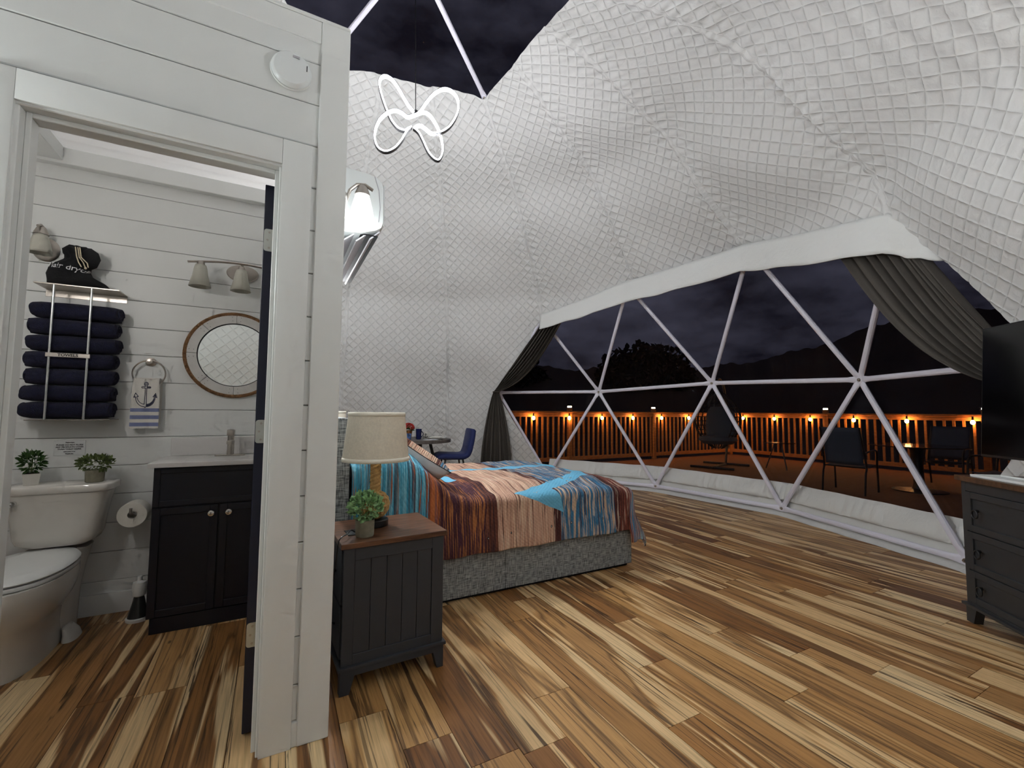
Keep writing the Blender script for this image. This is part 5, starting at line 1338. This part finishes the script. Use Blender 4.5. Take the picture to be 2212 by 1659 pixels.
# television on a foot
tvp = Vector((3.69, 1.0, 0)); tva = math.atan2(e1.y, e1.x) + math.radians(2)
tv_ = thing('television', 'large black flat television standing above the dresser', 'television', (tvp.x, tvp.y, DH), tva)
tilt = Matrix.Translation((0, 0, .12)) @ Matrix.Rotation(math.radians(-3.5) * sgn_y, 4, 'X') @ Matrix.Translation((0, 0, -.12))
MB().rng((0, 1.22), yr(0, .012), (.105, .865), .002, tilt).build('bezel', BLACKPL, tv_)
MB().rng((.008, 1.212), yr(-.002, .002), (.118, .857), 0, tilt).build('screen', SCREEN, tv_)
MB().rng((.3, 1.0), yr(.012, .06), (.15, .6), .01, tilt).build('rear_housing', BLACKPL, tv_)
MB().rng((.62, .68), yr(.01, .04), (0, .3), .004).build('neck', BLACKPL, tv_)
MB().rng((.42, .88), yr(-.06, .12), (0, .01), .003).build('foot_plate', BLACKPL, tv_)

# ------------------------------------------------------------------ outside : deck, rails, lights, furniture
deck = struct('floor_deck', 'brown timber deck outside the bay window', 'deck')
DKX0, DKX1, DKY0, DKY1, DKZ = 3.0, 12.0, -4.5, 8.55, -.035
dm = MB().rng((0, .137), (DKY0, DKY1), (-.03, 0)).mesh('deck_board', DECKM, 0)
x = DKX0
while x < DKX1:
    o = bpy.data.objects.new('deck_board', dm); COL.objects.link(o); o.parent = deck; o.location = (x, 0, DKZ); x += .143
def railing(name, label, a, b, posts, zt=1.22):
    t = thing(name, label, 'railing', tuple(a)); a = Vector(a); b = Vector(b); d = (b - a); L_ = d.length; d.normalize(); w = Vector((-d.y, d.x, 0))
    Mr = Matrix((d, w, Vector((0, 0, 1)))).transposed().to_4x4()
    MB().rng((0, L_), (-.07, .07), (zt - .035, zt), .003, Mr).build('cap_rail', RAILW, t); MB().rng((0, L_), (-.02, .02), (zt - .13, zt - .04), .003, Mr).build('top_rail', RAILW, t)
    MB().rng((0, L_), (-.02, .02), (.08, .17), .003, Mr).build('bottom_rail', RAILW, t)
    bm_ = MB().rng((-.019, .019), (-.019, .019), (.17, zt - .13), 0, Mr).mesh('baluster', RAILW, 0)
    n = int(L_ / .143)
    for k in range(n):
        s_ = (k + .5) * L_ / n
        if any(abs(s_ - p) < .08 for p in posts): continue
        o = bpy.data.objects.new('baluster', bm_); COL.objects.link(o); o.parent = t; o.location = d * s_
    for p in posts:
        po = MB().rng((p - .047, p + .047), (-.047, .047), (0, zt + .07), .004, Mr).build('post', RAILW, t)
    return t
RY, RX = 8.42, 11.85
railing('deck_railing', 'wooden deck railing with string bulbs running behind the bed side', (2.2, RY, DKZ), (RX, RY, DKZ), [.05, 1.15, 3.84, 6.52, 9.6])
railing('deck_railing', 'wooden deck railing with string bulbs at the far right of the deck', (RX, RY, DKZ), (RX, -1.0, DKZ), [2.55, 5.30, 8.0])
capm = None
for p, lab in (((2.2 + 3.84, RY), 'solar cap light on the railing post left of the window strut'), ((2.2 + 6.52, RY), 'solar cap light on the railing post near the hanging chair'), ((RX, RY - 2.55), 'solar cap light on the post of the right railing'), ((RX, RY - 5.30), 'solar cap light on the corner post by the television')):
    t = thing('solar_post_light', lab, 'post light', (p[0], p[1], DKZ + 1.29), 0, 'solar lights on the railing posts')
    MB().lathe([(.075, 0), (.075, .012), (.05, .02)], seg=4).build('cap_base', BLACK, t)
    MB().lathe([(.048, .02), (.048, .05)], seg=12).build('lens', SOLAR, t)
    MB().lathe([(.085, .05), (.06, .065), (0, .085)], seg=4).build('cap_top', BLACK, t)
bulb_pts = [(x_, RY - .09) for x_ in (5.007, 5.97, 6.93, 7.92, 8.92, 9.95, 10.95)] + [(RX - .09, y_) for y_ in (7.97, 7.08, 6.18, 5.24, 4.27, 3.27, 2.3)]
names_b = ['first', 'second', 'third', 'fourth', 'fifth', 'sixth', 'seventh', 'eighth', 'ninth', 'tenth', 'eleventh', 'twelfth', 'thirteenth', 'fourteenth']
for k, (x_, y_) in enumerate(bulb_pts):
    t = thing('string_bulb', 'warm glowing string bulb under the deck rail, %s from the left' % names_b[k], 'string light', (x_, y_, 1.03), 0, 'string bulbs under the deck rail')
    MB().lathe([(.014, .04), (.018, .045), (.016, .10), (.006, .108), (0, .108)], seg=10).build('socket', BLACK, t)
    MB().lathe([(0, -.045), (.026, -.036), (.038, 0), (.026, .03), (.013, .042)], seg=12).build('globe', BULB, t)
    l = bpy.data.lights.new('bulb', 'POINT'); l.energy = 5.0; l.color = (1.0, .5, .17); l.shadow_soft_size = .05
    lo = bpy.data.objects.new('bulb_glow', l); COL.objects.link(lo); lo.parent = t; lo.location = (0, 0, 0)
wire = []
for k in range(len(bulb_pts) - 1):
    A = Vector((*bulb_pts[k], 1.138)); B = Vector((*bulb_pts[k + 1], 1.138))
    if k == 6: wire += [A, Vector((RX - .09, RY - .09, 1.12))]; continue
    for i in range(6): f = i / 6; p = A.lerp(B, f); p.z -= .03 * math.sin(PI * f); wire.append(p)
wire.append(B)
tag(MB().tube(wire, .004, 5).build('light_string_cable', BLACK), 'black cable of the string lights along the deck rail', 'cable')

# hanging egg chair
eg = thing('hanging_chair', 'dark wicker egg chair hanging from a curved stand on the deck', 'chair', (8.75, 6.55, DKZ), math.radians(200))
MB().tube([(-.55 + .0 * k, y, .03) for k, y in ((0, -.5), (1, .5))], .025, 8).tube([(-.55, 0, .03), (.5, 0, .03)], .025, 8).tube([(.45, -.45, .03), (.45, .45, .03)], .025, 8).build('base', BLACK, eg)
pole = spline([Vector(p) for p in ((-.55, 0, .03), (-.68, 0, .6), (-.7, 0, 1.2), (-.55, 0, 1.75), (-.25, 0, 1.98), (0, 0, 1.95))], 8); MB().tube(pole, .028, 8).build('stand_pole', BLACK, eg)
MB().cyl((0, 0, 1.95), (0, 0, 1.72), .006).build('chain', BLACK, eg)
eb = MB()
for k in range(16):                                          # woven ribs of the egg, open at the front (+x)
    a = math.radians(55 + k * (250 / 15)); pts = []
    for i in range(17):
        f = i / 16; rr = .46 * math.sin(PI * min(.999, .03 + f * .97)) ** .75 + .02; pts.append((rr * math.cos(a), rr * math.sin(a), .42 + 1.3 * f))
    eb.tube(pts, .012, 5)
for i in range(1, 13):
    f = i / 13; rr = .46 * math.sin(PI * (.03 + f * .97)) ** .75 + .02; eb.tube([(rr * math.cos(math.radians(55 + 250 * k / 24)), rr * math.sin(math.radians(55 + 250 * k / 24)), .42 + 1.3 * f) for k in range(25)], .010, 5)
eb.build('wicker_basket', WICKER, eg)
MB().lathe([(0, .5), (.3, .52), (.4, .6), (.38, .68), (0, .7)], seg=24).build('seat_cushion', CUSHION, eg)
MB().loft([sup(-.2, 0, .12, .3, .68, 2.4, 24), sup(-.26, 0, .13, .34, .9, 2.4, 24), sup(-.24, 0, .11, .3, 1.2, 2.4, 24), sup(-.18, 0, .06, .2, 1.35, 2.4, 24)]).build('back_cushion', CUSHION, eg, 60)

def sling_chair(label, loc, rz):
    t = thing('patio_chair', label, 'chair', loc, rz, 'sling chairs around the deck table')   # faces +x
    for s_ in (-1, 1):
        MB().tube(spline([Vector(p) for p in ((-.33, s_ * .27, 0), (-.27, s_ * .27, .3), (-.22, s_ * .27, .42), (-.30, s_ * .26, .7), (-.40, s_ * .25, 1.0))], 4), .014, 7).build('rear_frame', BLACK, t)
        MB().tube(spline([Vector(p) for p in ((.26, s_ * .28, 0), (.24, s_ * .28, .4), (.2, s_ * .29, .62), (.0, s_ * .29, .65), (-.27, s_ * .27, .62))], 4), .014, 7).build('arm_frame', BLACK, t)
    MB().grid(lambda u_, v_: ((.24 - .46 * v_) if v_ < 1 else 0, (u_ - .5) * .5, .42 - .03 * math.sin(PI * v_) - .015 * math.sin(PI * u_)), 8, 8).build('seat_sling', SLING, t, 60).modifiers.new('thick', 'SOLIDIFY').thickness = .008
    MB().grid(lambda u_, v_: (-.23 - .17 * v_ + .03 * math.sin(PI * v_) - .02 * math.sin(PI * u_), (u_ - .5) * .48, .44 + .56 * v_), 8, 8).build('back_sling', SLING, t, 60).modifiers.new('thick', 'SOLIDIFY').thickness = .008
    MB().tube([(-.21, -.27, .40), (-.21, .27, .40)], .012, 6).build('cross_bar', BLACK, t)
    return t
sling_chair('sling patio chair with its back to the window in front of the deck table', (7.95, 3.62, DKZ), math.radians(8))
sling_chair('sling patio chair on the far side of the deck table', (10.0, 3.15, DKZ), math.radians(183))
sling_chair('sling patio chair at the right end of the deck table by the television', (8.75, 2.15, DKZ), math.radians(75))
dt = thing('patio_table', 'dark glass-topped patio table among the sling chairs', 'table', (9.0, 3.15, DKZ))
MB().lathe([(.6, .70), (.61, .705), (.61, .715), (0, .718)], seg=48).build('glass_top', DARKTOP, dt)
MB().lathe([(.09, .03), (.07, .1), (.06, .4), (.1, .66), (.3, .7)], seg=20).build('pedestal', BLACK, dt)
MB().lathe([(.34, 0), (.34, .015), (.1, .04)], seg=28).build('foot', BLACK, dt)
st_ = thing('side_table', 'small round dark side table beside the hanging chair', 'table', (9.7, 5.75, DKZ))
MB().lathe([(.3, .56), (.305, .565), (.305, .575), (0, .577)], seg=36).build('glass_top', DARKTOP, st_)
for k in range(3): a = k * 2 * PI / 3; MB().cyl((.08 * math.cos(a), .08 * math.sin(a), .56), (.26 * math.cos(a), .26 * math.sin(a), 0), .012, .012, 8).build('leg', BLACK, st_)

# ground, far hillside with a tree line
gr = MB().prism([(60 * math.cos(2 * PI * k / 40) + 5, 60 * math.sin(2 * PI * k / 40) + 4) for k in range(40)], -1.2, -1.0).build('ground', HILL); struct('ground', 'dark sloping ground beyond the deck', 'ground', gr)
hv = MB()
HAZ = [-60, -10, 10, 20, 30, 39, 53, 70, 120]; HEL = [6, 8, 9.4, 9.4, 6.5, 5.3, 5.6, 6.4, 6]
def hill(u_, v_):
    deg = -50 + 160 * u_; a = math.radians(deg); rad = 26 + 34 * v_
    el = float(np.interp(deg, HAZ, HEL)) + .22 * math.sin(deg * .9) + .08 * math.sin(deg * 4.3 + 1) + .05 * math.sin(deg * 13) + .03 * math.sin(deg * 31)
    return (rad * math.cos(a), rad * math.sin(a), -1.1 + (60 * math.tan(math.radians(el)) + 2.2) * v_ ** 1.3)
hv.grid(hill, 420, 10); ho_ = hv.build('hillside', HILL, None, 60); struct('hillside', 'dark wooded hillside under the night sky', 'hill', ho_)
tnames = ['tall dark tree standing on the hillside behind the hanging chair', 'broad dark tree on the ridge left of the window strut']
for k, (az_, dist, hgt_, wid) in enumerate(((45, 52, 9.5, 9.0), (63, 54, 8.5, 10.0))):
    a = math.radians(az_); t = thing('tree', tnames[k], 'tree', (dist * math.cos(a), dist * math.sin(a), -1.0), 0, 'dark trees on the hillside')
    MB().cyl((0, 0, 0), (0, 0, hgt_ * .5), .25, .12, 8).build('trunk', TREE_M, t)
    rr = random.Random(k + 30); b = MB(); LV, LF = leaf_quad(.8, .6)
    for i in range(2600):
        d = Vector((rr.gauss(0, 1), rr.gauss(0, 1), rr.gauss(0, 1))).normalized() * rr.uniform(.3, 1) ** .6
        q = Matrix.Rotation(rr.uniform(0, 6.3), 4, 'Z') @ Matrix.Rotation(rr.uniform(-1.5, 1.5), 4, 'X')
        b.add(LV, LF, Matrix.Translation((d.x * wid * .6, d.y * wid * .6, hgt_ * .65 + d.z * hgt_ * .38)) @ q)
    b.build('crown', TREE_M, t, 0)
